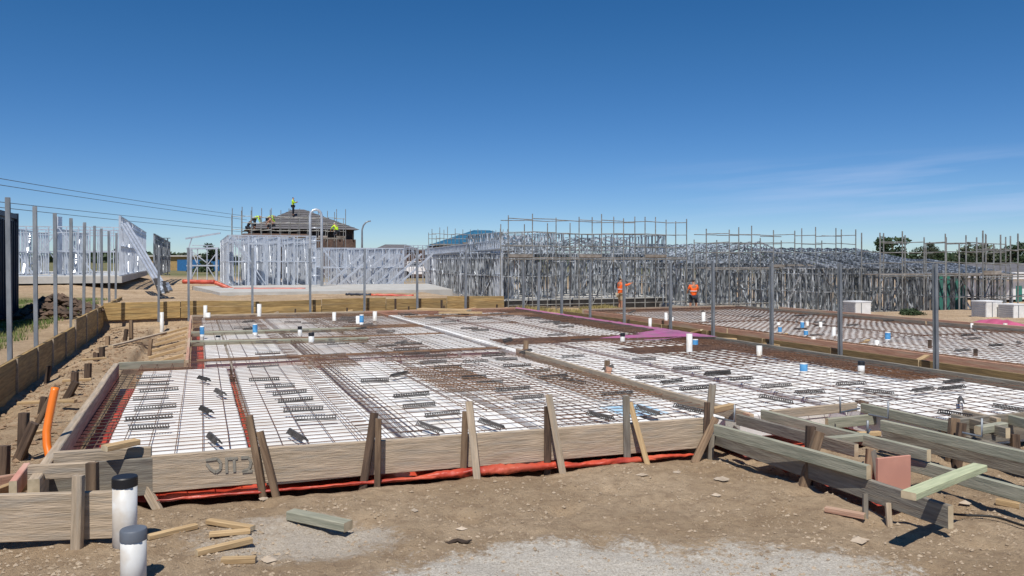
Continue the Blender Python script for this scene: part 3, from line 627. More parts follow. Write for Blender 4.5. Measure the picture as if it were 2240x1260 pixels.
# ---------------------------------------------------------------- reinforcing mesh
def mesh_sheet(s0, s1, t0, t1, z, lb, mt='rebar', ds=.2, dt=.2, r=.0036, rot=0, wig=.004, group='steel reinforcing mesh sheets laid over the pods'):
    mb = MB(); cs, ct = (s0+s1)/2, (t0+t1)/2
    def pt(s, t, z):
        a, b = s - cs, t - ct; s_, t_ = cs + a*math.cos(rot) - b*math.sin(rot), ct + a*math.sin(rot) + b*math.cos(rot)
        return P(s_ + wig * nz(s * .9, t * .9, 1), t_ + wig * nz(s, t, 2), z + .007 * nz(s * 1.1, t * 1.1, 6))
    def bar(p, q, z):
        n = max(2, int(math.hypot(q[0]-p[0], q[1]-p[1]) / .8)); prev = None
        ps = [pt(p[0] + (q[0]-p[0]) * i / n, p[1] + (q[1]-p[1]) * i / n, z) for i in range(n+1)]
        mb.tube(ps, r, 4, False)
    ns_ = int((s1 - s0) / ds); nt_ = int((t1 - t0) / dt)
    for i in range(ns_ + 1): bar((s0 + i * ds, t0), (s0 + i * ds, t1), z)
    for j in range(nt_ + 1): bar((s0, t0 + j * dt), (s1, t0 + j * dt), z + .009)
    return tag(mb.build('reinforcing_mesh', M[mt]), lb, 'steel mesh', group)
ZM = .275
mesh_sheet(6.2, 7.0, 5.3, 6.5, ZM + .01, 'small steel mesh sheet at the near corner of outer right slab')
for i, (a, b) in enumerate([(-.74, 1.45), (1.30, 3.70), (3.0, 4.76)]):
    for j, (c, d) in enumerate([(6.45, 12.5), (12.3, 17.9), (17.6, 22.5)]):
        a2 = max(a, -.08) if j else a
        mesh_sheet(a2, b, c, d, ZM + .012 * ((i + j) % 2), 'steel mesh sheet left of the joint board, {} across, {} back'.format(ORD[i], ORD[j]), rot=R.uniform(-.006, .006), dt=.14 if (i + j) % 2 == 0 else .2)
for i, (a, b) in enumerate([(4.92, 7.1), (6.9, 8.9)]):
    for j, (c, d) in enumerate([(6.35 if i == 0 else 5.3, 12.3), (12.1, 17.9), (17.6, 22.5)]):
        mesh_sheet(a, b, c, d, ZM + .012 * ((i + j) % 2), 'steel mesh sheet right of the joint board, {} across, {} back'.format(ORD[i], ORD[j]), rot=R.uniform(-.006, .006))
for i, (a, b) in enumerate([(12.3, 15.2), (15.0, 18.0)]):
    for j, (c, d) in enumerate([(7.5, 13.4), (13.2, 18.4), (18.2, 23.8)]):
        mesh_sheet(a, b, c, d, ZM - .21 + .012 * ((i + j) % 2), 'steel mesh sheet on the far right slab, {} across, {} back'.format(ORD[i], ORD[j]), r=.0048)
# trench mesh ladders and rusty strips
def ladder(s0, s1, t0, t1, z, lb, mt='rust', ds=.1, dt=.2, layers=1, r=.006, name='trench_mesh'):
    mb = MB()
    for L_ in range(layers):
        zz = z - .13 * L_
        n = max(1, int(round((s1 - s0) / ds)))
        along_t = (t1 - t0) > (s1 - s0)
        if along_t:
            for i in range(n + 1):
                s = s0 + (s1 - s0) * i / n; mb.tube([P(s + .006 * nz(tt_, i), tt_, zz + .006 * nz(tt_, i, 4)) for tt_ in axis([(t0, t1, .7)]) + [t1]], r, 4, False)
            for j in range(int((t1 - t0) / dt) + 1): mb.tube([P(s0, t0 + j * dt, zz + .01), P(s1, t0 + j * dt + R.uniform(-.01, .01), zz + .01)], r * .8, 4, False)
        else:
            n = max(1, int(round((t1 - t0) / ds)))
            for i in range(n + 1):
                t = t0 + (t1 - t0) * i / n; mb.tube([P(x, t + .006 * nz(x, i), zz + .006 * nz(x, i, 4)) for x in axis([(s0, s1, .7)]) + [s1]], r, 4, False)
            for j in range(int((s1 - s0) / dt) + 1): mb.tube([P(s0 + j * dt, t0, zz + .01), P(s0 + j * dt, t1, zz + .01)], r * .8, 4, False)
    tag(mb.build(name, M[mt]), lb, 'steel mesh')
ladder(-.98, -.72, 6.5, 12.3, .16, 'dark trench mesh lying over red plastic in the left trench', 'darkbar', .08, .17, 1, r=.005)
ladder(-.95, -.05, 12.0, 12.35, .22, 'trench mesh at the inner corner of the left trench', 'rebar', .1, .2, 1)
ladder(.40, .50, 6.5, 12.4, .14, 'trench mesh in the first rib between the pods', 'rebar', .04, .3)
ladder(.0, 4.7, 12.42, 12.6, ZM + .02, 'rusty trench mesh crossing the slab behind the near pods', 'rust', .05, .25)
ladder(.55, 4.6, 15.3, 15.55, ZM + .02, 'rusty trench mesh crossing the slab behind the green beams', 'rust', .05, .25)
ladder(1.60, 1.78, 6.6, 17.0, ZM + .02, 'thin trench mesh along the second rib', 'rebar', .06, .6, r=.005)
ladder(2.45, 2.95, 7.3, 22, ZM + .024, 'rusty mesh strip running back through the left slab', 'rust', .16, .4, r=.005)
ladder(2.55, 3.3, 8.4, 10.4, ZM + .03, 'dense rusty mesh patch in the middle of the left slab', 'rust', .10, .13, r=.005)
ladder(3.9, 4.65, 7.4, 10.0, ZM + .03, 'dense rusty mesh patch beside the joint board', 'rust', .11, .13, r=.005)
ladder(1.4, 2.1, 10.9, 12.3, ZM + .03, 'small rusty mesh patch at the back of the near pods', 'rust', .10, .12, r=.005)
ladder(8.3, 8.92, 7.5, 22.3, ZM - .02, 'dark edge beam cage along the right edge board', 'rebar', .07, .12, 2)
ladder(5.0, 8.2, 12.9, 13.8, ZM + .02, 'dark mesh band crossing the slab by the tall cream pipe', 'rebar', .08, .10)
ladder(6.4, 8.2, 10.9, 11.6, ZM + .02, 'dark mesh band before the blue taped pipe', 'rebar', .07, .10)
ladder(6.9, 8.3, 9.2, 12.6, ZM + .015, 'loose dark mesh panel along the right edge board', 'rebar', .2, .24)
ladder(3.0, 4.7, 17.2, 17.9, ZM + .02, 'dark mesh band far back on the left slab', 'rust', .14, .2)
ladder(.2, 4.6, 20.9, 21.5, ZM + .02, 'dark mesh band before the back formwork board', 'rust', .15, .2)
ladder(5.0, 8.6, 19.9, 20.6, ZM + .02, 'dark mesh band at the back right of the slab', 'rust', .15, .2)
ladder(12.2, 18.1, 23.3, 23.9, .08, 'dark mesh band at the back of the far right slab', 'rebar', .08, .12)
ladder(12.15, 12.45, 7.5, 23.8, .07, 'rusty mesh strip along the near edge of the far right slab', 'rust', .07, .2)
# far right slab: boards
plank('formwork_board', P(12.05, 24, .09), P(12.08, 16.3, .09), .045, .22, M['pink'], 'reddish near edge board of the far right slab, far length', 'board', mode='top')
plank('formwork_board', P(12.08, 16.25, .09), P(12.1, 8, .09), .045, .22, M['pink'], 'reddish near edge board of the far right slab, near length', 'board', mode='top')
plank('formwork_board', P(18.3, 24.2, .12), P(18.3, 16, .12), .045, .22, M['greyt'], 'grey far edge board of the far right slab, left length', 'board', mode='top')
plank('formwork_board', P(18.3, 15.95, .12), P(18.3, 8, .12), .045, .22, M['greyt'], 'grey far edge board of the far right slab, right length', 'board', mode='top')
plank('formwork_board', P(12.1, 24.2, .12), P(18.3, 24.2, .12), .045, .2, M['lvl'], 'sandy back board of the far right slab', 'board', mode='top')
plank('formwork_board', P(18.6, 22.2, .16), P(18.6, 13.2, .16), .045, .12, M['pink'], 'orange board beyond the far right slab', 'board', mode='top')
sheet('plastic_membrane', M['red'], 12.15, 18.2, 7.8, 24.1, -.23, .01, 'dark red membrane under the far right slab', 'plastic sheet', .5)
for k, (a, b) in enumerate([((1580, 741), (1618, 742)), ((1672, 752), (1706, 756)), ((1875, 756), (1900, 744)), ((1698, 740), (1722, 730)), ((1786, 766), (1820, 769)), ((1890, 778), (1918, 776)), ((2135, 815), (2172, 816)), ((1993, 797), (2028, 778)), ((1512, 728), (1535, 722))]):
    p = W(*a, -.02); q = W(*b, -.02 if a[1] - b[1] < 6 else .08)
    plank('timber_offcut', p, q, .09, .04, M['pine'], 'pale timber brace in the right hand ditch, {} listed from the left'.format(ORD[[8, 0, 1, 3, 2, 4, 5, 7, 6].index(k)]) if False else ['short pale brace left of the ditch posts', 'pale brace left of the third ditch post', 'slanting pale stick before the white striped crate', 'slanting pale brace just left of the third ditch post', 'pale brace below the upright pipe in the ditch', 'pale flat offcut right of the second ditch post', 'pale flat offcut right of the first ditch post', 'slanting pale brace left of the first ditch post', 'small pale stick beside the tall cream pipe'][k], 'timber')
for k, (px, py, h, lb) in enumerate([(2034, 762, .35, 'dark stake left of the nearest ditch post'), (2134, 780, .3, 'dark stake right of the nearest ditch post'), (1230, 700, .3, 'dark stake behind the magenta plastic'), (1375, 708, .35, 'rusty stake by the left ditch posts'), (1450, 705, .3, 'dark stake beside a ditch pipe'), (966, 668, .3, 'dark stake on the back sleeper wall'), (865, 664, .3, 'dark peg on the left part of the back sleeper wall')]):
    p = W(px, py + 20, -.15) if px > 1200 else W(px, py + 12, .35)
    plank('timber_stake', p, p + Z * h, .06, .05, M['darkstake'], lb, 'stake', up=V)
# ---------------------------------------------------------------- bar chairs
def chair_mesh():
    mb = MB(); l = .38; n = 15
    for y, z in ((-.027, .004), (.027, .004)): mb.beam(Vector((-l/2, y, z)), Vector((l/2, y, z)), .008, .008)
    mb.beam(Vector((-l/2, 0, .036)), Vector((l/2, 0, .036)), .015, .007)
    for i in range(n):
        x = -l/2 + .01 + (l - .02) * i / (n-1)
        for sgn in (-1, 1): mb.beam(Vector((x, sgn * .027, .004)), Vector((x, sgn * .007, .036)), .009, .005, up=Vector((1, 0, 0)))
    return mb.build('bar_chair', M['chair'], origin=Vector((0, 0, 0)))
bc = chair_mesh(); first = True
VZ = math.atan(ta); cells = {}
def add_chair(px, py, kind, where=None, zt=ZM + .02):
    global first
    p = W(px, py, zt); s, t = ST(p)
    rz = {'h': VZ, 'd': VZ + math.pi/2 + .2, 'e': VZ + math.radians(42), 'f': VZ - math.radians(35)}[kind] + R.uniform(-.12, .12)
    o = bc if first else inst(bc, (0, 0, 0)); first = False
    p.z = zt - .005; o.location = p; o.rotation_euler = (R.uniform(-.06, .06), R.uniform(-.03, .03), rz); o.scale = (R.uniform(.85, 1.12), 1, 1); o['_st'] = (s, t); return o
HC = [(337,826),(334,841),(348,855),(330,873),(340,893),(326,916),(326,937),(597,783),(578,832),(612,846),(634,861),(647,877),(664,898),(691,917),(575,801),(730,778),(820,834),(760,790),
 (844,758),(890,766),(912,775),(953,780),(948,794),(980,805),(1001,817),(1037,827),(1072,839),(1123,853),(1156,871),(900,866),(917,889),(968,908),(1131,801),(1176,813),(1080,778),(1108,787),
 (1351,863),(1422,827),(1470,836),(1503,807),(1569,819),(1409,787),(1254,781),(1521,851),(1570,817),(1620,830),(1698,846),(1771,859),(1862,841),(2082,850),(2018,854),(2086,836),(1210,826),(1040,792)]
DC = [(446,830),(482,860),(451,899),(468,962),(650,955),(940,937),(1075,930),(1252,835),(1313,912),(1417,901),(1506,896),(1697,875),(1922,859),(2089,908),(2220,897)]
EC = [(874,820),(1330,806),(1150,770),(2102,878)]
ch = [add_chair(x, y, 'h') for x, y in HC] + [add_chair(x, y, 'd') for x, y in DC] + [add_chair(x, y, 'e') for x, y in EC]
for i in range(46):          # farther rows
    s = R.choice([1.0, 2.2, 3.4, 5.4, 6.6, 7.7]) + R.uniform(-.25, .25); t = R.uniform(12.9, 21.8); o = inst(bc, P(s, t, ZM + .015)); o.rotation_euler = (0, 0, VZ + R.choice([0, 0, 0, .8])); o['_st'] = (s, t); ch.append(o)
for i in range(30):
    s = R.uniform(12.8, 17.8); t = R.uniform(8.5, 23); o = inst(bc, P(s, t, ZM - .195)); o.rotation_euler = (0, 0, VZ + R.choice([0, 0, .8])); o['_st'] = (s, t); ch.append(o)
def zone(s, t):
    if s > 11: return 'the far right slab'
    if s > 4.8: return 'the slab right of joint board'
    return 'the near left slab' if t < 12.5 else 'the back left slab'
byrow = {}
for o in ch:
    s, t = o['_st']; del o['_st']
    row = int(((t - 6.4) if s < 11 else (t - 8)) / 1.1); byrow.setdefault((zone(s, t), row), []).append((s, t, o))
for (zn, row), lst in byrow.items():
    lst.sort(key=lambda a: a[0])
    for k, (s, t, o) in enumerate(lst): tag(o, 'bar chair on {}, pod row {}, {} from left'.format(zn, row + 1, ORD[k]), 'bar chair', 'dark ridged bar chairs lying on the mesh')
# ---------------------------------------------------------------- pipes
pipe_src = {}
def pipe(px, yt, yb, wpx, z, lb, cap=None, colr='pvc', group=None, tape=None):
    p = W(px, yb, z); h = (yb - yt) * p.y / F; r = wpx / 2 * p.y / F
    mb = MB()
    if cap: mb.tube([p - Z * .1, p + Z * h], r, 16)
    else:
        mb.tube([p - Z * .1, p + Z * h, p + Z * (h + .0001)], [r, r, r * .86], 16, False); mb.tube([p + Z * h, p + Z * (h - .05)], [r * .86, r * .86], 16, False)
        mb.tube([p + Z * (h - .05), p + Z * (h - .051)], [r * .86, .001], 16, False)
    if not cap and not tape: return tag(mb.build('drain_pipe', M[colr], smooth=True), lb, 'pipe', group)
    e = empty('drain_pipe', p, lb, 'pipe', group); mb.build('pipe_wall', M[colr], e, smooth=False)
    for q in e.children[0].data.polygons: q.use_smooth = len(q.vertices) == 4
    if cap:
        c = MB(); ch_ = min(.05, h * .25); c.tube([p + Z * (h - ch_), p + Z * (h + .003), p + Z * (h + .01)], [r * 1.05, r * 1.05, r * .98], 28); cp = c.build('pipe_cap', M[cap], e, smooth=True); cp.data.polygons[-1].use_smooth = False; cp.data.set_sharp_from_angle(angle=.6)
    if tape:
        c = MB(); c.tube([p + Z * (h * .35), p + Z * (h * .93)], r * 1.03, 16, False); c.build('tape', M['blue'], e)
    return e
pipe(273, 1045, 1196, 50, 0, 'tall white pipe with black rubber collar by the near left stakes', 'black')
pipe(292, 1160, 1268, 53, 0, 'white pipe with grey cap nearest the camera', 'greycap')
for a in [(449,668,697,8,PZ+.23,'tall white pipe at the back left corner of the slab',None),(456,684,697,8,PZ+.23,'short white pipe beside the tall back left pipe',None),
 (567,665,695,9,PZ+.23,'tall white pipe standing alone before the back left board',None),(442,713,741,9,PZ+.23,'blue taped pipe in the left bay before the green beams','t'),
 (477,735,745,10,PZ+.23,'short dark capped pipe right of the left blue taped pipe','black'),(558,708,737,10,PZ+.23,'blue topped pipe between the two green beams','t'),
 (656,715,738,9,PZ+.23,'white pipe between the green beams left of the capped one','black'),(681,729,752,12,PZ+.23,'white pipe with dark cap before the front green beam','black'),
 (731,683,706,8,PZ+.23,'white pipe at the back between the lone and paired pipes',None),(783,691,712,9,PZ+.23,'white pipe of the touching pair at the back',None),
 (791,688,714,9,PZ+.23,'blue taped pipe of the touching pair at the back','t'),(820,681,705,9,PZ+.23,'white pipe right of the touching pair',None),
 (354,683,718,8,0,'white pipe in the dirt left of the orange side board',None),(379,685,704,7,0,'short white pipe beside the orange side board','black'),
 (1362,730,753,10,PZ+.23,'dark capped white pipe below the magenta plastic','black'),(1508,730,776,13,PZ+.23,'tall cream pipe against the right edge board',None),
 (1521,742,760,12,PZ+.23,'low blue taped pipe right of the tall cream pipe','t'),(1661,756,783,12,PZ+.23,'white pipe between the cream and blue topped pipes',None),
 (1758,794,820,16,PZ+.23,'bright blue topped pipe on the right slab','t'),(1816,809,821,15,PZ+.23,'low white stub between the blue and dark capped pipes',None),
 (1884,792,818,14,PZ+.23,'dark capped white pipe nearest the right edge board','black'),
 (1422,696,712,7,0.02,'white pipe in the ditch left of the far right slab',None),(1457,684,705,7,0.02,'taller of two pipes at the far right slab corner',None),(1470,694,706,7,0.02,'shorter of two pipes at the far right slab corner',None),
 (1539,683,706,8,0.02,'lone white pipe right of the far slab corner',None),(1703,705,717,7,0.02,'leftmost small white pipe of the far right cluster',None),(1706,714,732,8,0.02,'leftmost blue taped pipe of the far right cluster','t'),
 (1755,703,724,8,0.02,'back blue taped pipe of the far right cluster','t'),(1766,703,717,7,0.02,'white pipe touching the back blue taped pipe',None),(1763,722,739,9,0.02,'front blue taped pipe of the far right cluster','t'),
 (1795,704,721,7,0.02,'cream pipe right of the blue taped pipes',None),(1824,715,741,8,0.02,'tall white pipe left of the second ditch post',None),(1833,731,742,6,0.02,'small stub hidden by the second ditch post',None),
 (1779,736,756,10,-.05,'white pipe in front of the far right cluster',None),(1918,744,766,10,-.05,'cream pipe in the ditch before the far right slab',None),(1942,726,750,11,0.02,'blue rimmed white pipe alone on the far right slab','t'),
 (2126,707,719,6,0.02,'leftmost small pipe by the far orange board',None),(2148,708,717,7,0.02,'second small pipe by the far orange board',None),(2199,707,719,8,0.02,'third small pipe by the far orange board',None),(2217,713,723,7,0.02,'rightmost small pipe by the far orange board',None)]:
    c = a[6]; pipe(a[0], a[1], a[2], a[3], a[4], a[5], None if c in (None, 't') else c, tape=(c == 't'))
# orange conduit rising beside the left board
mb = MB(); p0 = W(115, 1060, .0)
pts = [D(116, 1064, p0.y), D(111, 1010, p0.y + .03), D(103, 975, p0.y + .08), D(102, 945, p0.y + .12), D(107, 915, p0.y + .16), D(114, 880, p0.y + .2), D(121, 848, p0.y + .24)]
q = []
for i in range(len(pts) - 1):
    for k in range(4): q.append(pts[i].lerp(pts[i+1], k / 4))
q.append(pts[-1]); mb.tube(q, .031, 14); tag(mb.build('conduit', M['orange'], smooth=True), 'curved orange conduit pipe rising beside the left formwork board', 'pipe')
# blue film on the pods, magenta plastic, hooked rods
mb = MB()
for j in range(5):
    for i in range(7): mb.v.append(P(3.85 + .5 * i / 6, 6.75 + .6 * j / 4, PZ + .229 + .006 * nz(i, j)))
for j in range(4):
    for i in range(6): a = j*7 + i; mb.f.append((a, a+1, a+8, a+7))
tag(mb.build('plastic_film', mat('pale_blue_film', (.35, .60, .80), .4, (.65, .78, .86), 8)), 'pale blue plastic film on the pods by the corner stake', 'plastic sheet')
mb = MB(); n = 110
for i in range(n + 1):
    t = 12.5 + 10.0 * i / n; wd = .10 + 1.35 * math.exp(-((t - 13.1) / .8) ** 2) * (1 + 1.3 * nz(t * 3, 3)) + .14 * abs(nz(t * 2, 8))
    for j in range(7):
        f_ = j / 6; s = 9.06 - wd * f_; z = TOP + .012 + .03 * abs(nz(t * 3, j)) * (1 if f_ > .2 else .3) + (.04 * math.exp(-((t - 13.5) / .8) ** 2)) * math.sin(f_ * 3.1)
        if f_ > .6: z -= .02
        mb.v.append(P(s, t, z))
for i in range(n):
    for j in range(6): a = i*7 + j; mb.f.append((a, a+1, a+8, a+7))
tag(mb.build('plastic_sheet', M['magenta'], smooth=True), 'crumpled magenta plastic sheet trailing along the right edge board', 'plastic sheet')
mb = MB(); n = 16
for i in range(n + 1):
    for j in range(9):
        a = i / n * 2.2; b = j / 8; mb.v.append(P(18.9 + b * 1.0, 13.6 + a, -.2 + .42 * math.sin(b * 3.14) ** .6 * math.sin(i / n * 3.14) ** .5 + .05 * nz(i * .8, j * .8)))
for i in range(n):
    for j in range(8): a = i*9 + j; mb.f.append((a, a+1, a+10, a+9))
tag(mb.build('plastic_bundle', M['hot'], smooth=True), 'hot pink plastic wrapped bundle before the white pod stacks', 'bundle')
for _m in ('magenta',): M[_m].node_tree.nodes['Principled BSDF'].inputs['Alpha'].default_value = .5
def hook(px, yt, yb, px2, lb, z=TOP):
    p = W(px, yb, z); h = (yb - yt) * p.y / F; q = W(px2, yb - 6, z); q.z = p.z + .01
    mb = MB(); mb.tube([p + Z * h, p, q], .009, 6); tag(mb.build('steel_rod', M['galv'], smooth=True), lb, 'rod')
hook(1607, 885, 922, 1565, 'bent steel rod behind the front corner stakes')
hook(1838, 868, 902, 1880, 'bent steel rod left of the cross board stake pair')
hook(1943, 878, 915, 1900, 'bent steel rod right of the cross board stake pair')
hook(2148, 915, 955, 2105, 'bent steel rod beside the rough split stake')
hook(1898, 920, 948, 1903, 'thin upright rod in the green trench boards')
# ---------------------------------------------------------------- steel framed houses
def wall_frame(p0, p1, z0, h, mt, parent, sp=.45, noggin=True, brace=True, openings=(), w=.085, top=None):
    """studs, plates, noggins and strap braces of one wall as one part"""
    mb = MB(); d = p1 - p0; l = d.length; x = d / l; nrm = Z.cross(x)
    def pt(a, z): v = p0 + x * a; return Vector((v.x, v.y, z0 + z))
    hh = lambda a: h if top is None else h + (top - h) * a / l
    mb.beam(pt(0, .02), pt(l, .02), w, .04); mb.beam(pt(0, hh(0)), pt(l, hh(l)), w, .045)
    n = int(l / sp)
    for i in range(n + 1):
        a = min(l, i * sp + R.uniform(-.03, .03)); a = max(0, a)
        if any(o[0] < a < o[1] for o in openings):
            o_ = [o for o in openings if o[0] < a < o[1]][0]
            if o_[2] > .1: mb.beam(pt(a, .04), pt(a, o_[2]), w, .04, up=x)
            if o_[3] < hh(a) - .1: mb.beam(pt(a, o_[3]), pt(a, hh(a) - .02), w, .04, up=x)
            continue
        mb.beam(pt(a, .04), pt(a, hh(a) - .02), w, .04, up=x)
    for o_ in openings:
        for a in o_[:2]: mb.beam(pt(a, .04), pt(a, hh(a) - .02), w * 1.05, .05, up=x)
        for z in o_[2:]: 
            if z > .1: mb.beam(pt(o_[0], z), pt(o_[1], z), w * 1.02, .06)
    if noggin:
        prev = 0
        segs = [(0, l)] if not openings else []
        if openings:
            c = 0
            for o_ in sorted(openings): segs.append((c, o_[0])); c = o_[1]
            segs.append((c, l))
        for a, b in segs:
            if b - a > .2:
                mb.beam(pt(a, h * .5), pt(b, h * .5), w * .9, .045)
                if h > 2.2: mb.beam(pt(a, h * .88), pt(b, h * .88), w * .9, .04)
    if brace:
        k = 0; a = R.uniform(0, .8)
        while a + 1.5 < l:
            up = k % 2
            mb.beam(pt(a, .05 if up else h - .05), pt(a + 1.5, h - .05 if up else .05), w * 1.1, .05, up=Z); a += R.uniform(2.0, 4.5); k += 1
    return mb.build('wall_frame', M[mt], parent)
def truss(p0, p1, z0, rise, mt, parent, apex=.5, web=6, tail=.35, half=False):
    mb = MB(); d = p1 - p0; l = d.length; x = d / l
    def pt(a, z): v = p0 + x * a; return Vector((v.x, v.y, z0 + z))
    def zt(a):
        f = a / l; return rise * (f / apex if f < apex else (1 - f) / (1 - apex)) if not half else rise * f
    mb.beam(pt(0, 0), pt(l, 0), .05, .08)
    if half: mb.beam(pt(0, .02), pt(l, rise), .05, .08); mb.beam(pt(l, 0), pt(l, rise), .05, .06, up=x)
    else: mb.beam(pt(-tail, -rise / apex * tail / l), pt(l * apex, rise), .05, .08); mb.beam(pt(l * apex, rise), pt(l + tail, -rise / (1-apex) * tail / l), .05, .08)
    for i in range(1, web * 2):
        a = l * i / (web * 2); b = l * (i + 1) / (web * 2)
        if i % 2: mb.beam(pt(a, 0), pt(b, zt(b)), .05, .045)
        else: mb.beam(pt(a, zt(a)), pt(b, 0), .05, .045)
    return mb.build('roof_truss', M[mt], parent)
def house(lb, s0, t0, ws, wt, z, h, mt='frame2', inner=(), slab=True, trusses=None, openings=(), sp=.45, skip=()):
    e = empty('steel_framed_house', P(s0, t0, z), lb, 'house frame', 'steel house frames going up')
    c = [P(s0, t0), P(s0 + ws, t0), P(s0 + ws, t0 + wt), P(s0, t0 + wt)]
    if 0 not in skip: wall_frame(c[0], c[1], z, h, mt, e, sp, openings=openings)
    if 1 not in skip: wall_frame(c[1], c[2], z, h, mt, e, sp)
    if 2 not in skip: wall_frame(c[2], c[3], z, h, mt, e, sp)
    if 3 not in skip: wall_frame(c[3], c[0], z, h, mt, e, sp)
    for (a, b, c_, d) in inner: wall_frame(P(s0 + a * ws, t0 + b * wt), P(s0 + c_ * ws, t0 + d * wt), z, h, mt, e, sp)
    if slab:
        mb = MB(); mb.hexa([P(s0-.1, t0-.1, z-.5), P(s0+ws+.1, t0-.1, z-.5), P(s0+ws+.1, t0+wt+.1, z-.5), P(s0-.1, t0+wt+.1, z-.5), P(s0-.1, t0-.1, z-.01), P(s0+ws+.1, t0-.1, z-.01), P(s0+ws+.1, t0+wt+.1, z-.01), P(s0-.1, t0+wt+.1, z-.01)])
        mb.build('floor_slab', M['concrete'], e)
    if trusses:
        kind, rise, n, apex = trusses
        for i in range(n):
            f = (i + .5) / n
            if kind == 's': truss(P(s0, t0 + wt * f), P(s0 + ws, t0 + wt * f), z + h + .06, rise, mt, e, apex)
            else: truss(P(s0 + ws * f, t0), P(s0 + ws * f, t0 + wt), z + h + .06, rise, mt, e, apex)
    return e
def st_of(px, Y): return ST(Vector(((px - CX) * Y / F, Y, 0)))
IN = [(.0, .2, .75, .2), (.1, .42, 1, .42), (0, .63, .9, .63), (.3, 0, .3, .6), (.62, .2, .62, 1), (.82, 0, .82, .7)]
# bright frame, centre left
sA, tA = st_of(500, 38)
sB = ST(Wt(690, 600, tA))[0]
hA = house('bright steel house frame with tall arched hoop at its right corner', sA, tA, sB - sA, 13, .45, 2.5, 'frame', inner=IN[:5], openings=((.9, 1.7, 0, 2.1),), skip=())
for k in range(6): wall_frame(P(sA + .3 + k * .75, tA + 2.5), P(sA + .3 + k * .75, tA + 8), .45, 2.5, 'frame', hA, .6, brace=True)
sC, tC = st_of(702, 41.5); sD = ST(Wt(882, 600, tC))[0]
hA2 = house('bright low steel garage frame with many slanting props', sC, tC, sD - sC, 9, .35, 2.05, 'frame', inner=IN, sp=.4, slab=True)
for k in range(7):
    mb = MB(); a = P(sC + .1 + k * .62, tC - .35 - .04 * k, .36); b = a + V * 2.1 + Z * 1.75 + U * .3; mb.beam(a, b, .06, .09); mb.build('prop', M['frame'], hA2)
mb = MB(); c = D(691, 560, 37); hw = .26
pts = [c + V * hw * -1 + Z * -1.6]; pts += [c - V * hw + Z * 1.85] + [c + V * (hw * -math.cos(a)) + Z * (1.85 + .3 * math.sin(a)) for a in (.5, 1.0, 1.57, 2.1, 2.6)] + [c + V * hw + Z * 1.85, c + V * hw + Z * -1.6]
mb.tube(pts, .06, 8)
for z in (-.9, -.1, .7, 1.3): mb.tube([c - V * hw + Z * z, c + V * hw + Z * z], .025, 6)
tag(mb.build('ladder_hoop', M['frame'], smooth=True), 'tall arched white steel hoop standing before the bright frames', 'ladder')
# portal left of the bright frame, with raised arm and cross braces
e = empty('portal_frame', D(440, 620, 42), 'open square steel portal with crossed straps left of the bright frame', 'frame')
mb = MB(); Yp = 42
def q(px, py): return D(px, py, Yp)
for a in ((412, 614, 412, 545), (418, 614, 418, 545), (474, 614, 474, 545)): mb.beam(q(a[0], a[1]), q(a[2], a[3]), .1, .1, up=Vector((1, 0, 0)))
mb.beam(q(408, 544), (q(478, 543)), .09, .09); mb.beam(q(408, 581), q(478, 581), .05, .07); mb.build('portal', M['frame'], e)
mb = MB()
for a in ((432, 614, 432, 545), (453, 614, 453, 537), (420, 550, 454, 576), (420, 606, 433, 580), (475, 552, 455, 578), (455, 584, 472, 612), (420, 552, 432, 578)): mb.beam(q(a[0], a[1]), q(a[2], a[3]), .03, .045, up=Vector((1, 0, .3)))
mb.build('strap', M['frame'], e)
mb = MB(); mb.beam(q(406, 522), q(482, 510), .08, .08); mb.beam(q(412, 544), q(420, 520), .03, .05); mb.beam(q(420, 537), q(470, 537), .03, .04); mb.build('raised_arm', M['frame'], e)
# frame on the left block
sL, tL = st_of(262, 36); zL = H - (604 - HY) * 36 / F
hL = empty('steel_framed_house', P(sL - 6, tL, zL), 'bright steel house frame on the left block behind the posts', 'house frame', 'steel house frames going up')
wall_frame(P(sL, tL), P(sL, tL + 20), zL, 2.7, 'frame', hL, .5, top=2.6)
wall_frame(P(sL - 13, tL + 2), P(sL - 3.0, tL + 2), zL, 2.25, 'frame', hL, .45, openings=((1.5, 2.6, 0, 2.0), (6.5, 8.0, .8, 2.0)))
wall_frame(P(sL - 3.0, tL + 3), P(sL, tL + 3), zL, 2.3, 'frame', hL, .5)
for k in range(6): wall_frame(P(sL - 13 + k * 2, tL + 3), P(sL - 12.5 + k * 2, tL + 11), zL, 2.2, 'frame', hL, .55)
wall_frame(P(sL - 14, tL + 7), P(sL, tL + 7), zL, 2.3, 'frame', hL, .5); wall_frame(P(sL - 14, tL + 11), P(sL, tL + 11), zL, 2.4, 'frame', hL, .5)
mb = MB(); mb.hexa([P(sL-15, tL-.2, zL-.3), P(sL+.1, tL-.2, zL-.3), P(sL+.1, tL+20, zL-.3), P(sL-15, tL+20, zL-.3), P(sL-15, tL-.2, zL), P(sL+.1, tL-.2, zL), P(sL+.1, tL+20, zL), P(sL-15, tL+20, zL)]); mb.build('floor_slab', M['concrete'], hL)
mb = MB(); mb.beam(D(127, 600, 38), D(127, 474, 38), .35, .2, up=Vector((1, 0, 0))); mb.build('corner_post', M['frame'], hL)
mb = MB(); mb.beam(D(184, 530, 40), D(184, 488, 40), .1, .1, up=Vector((1, 0, 0))); mb.build('corner_post', M['frame'], hL)
for k in range(3):
    mb = MB(); mb.beam(D(266 + k * 6, 492 - k * 2, 34), D(346 + k * 9, 628 + k * 2, 27.5), .07, .09); mb.build('prop', M['frame'], hL)
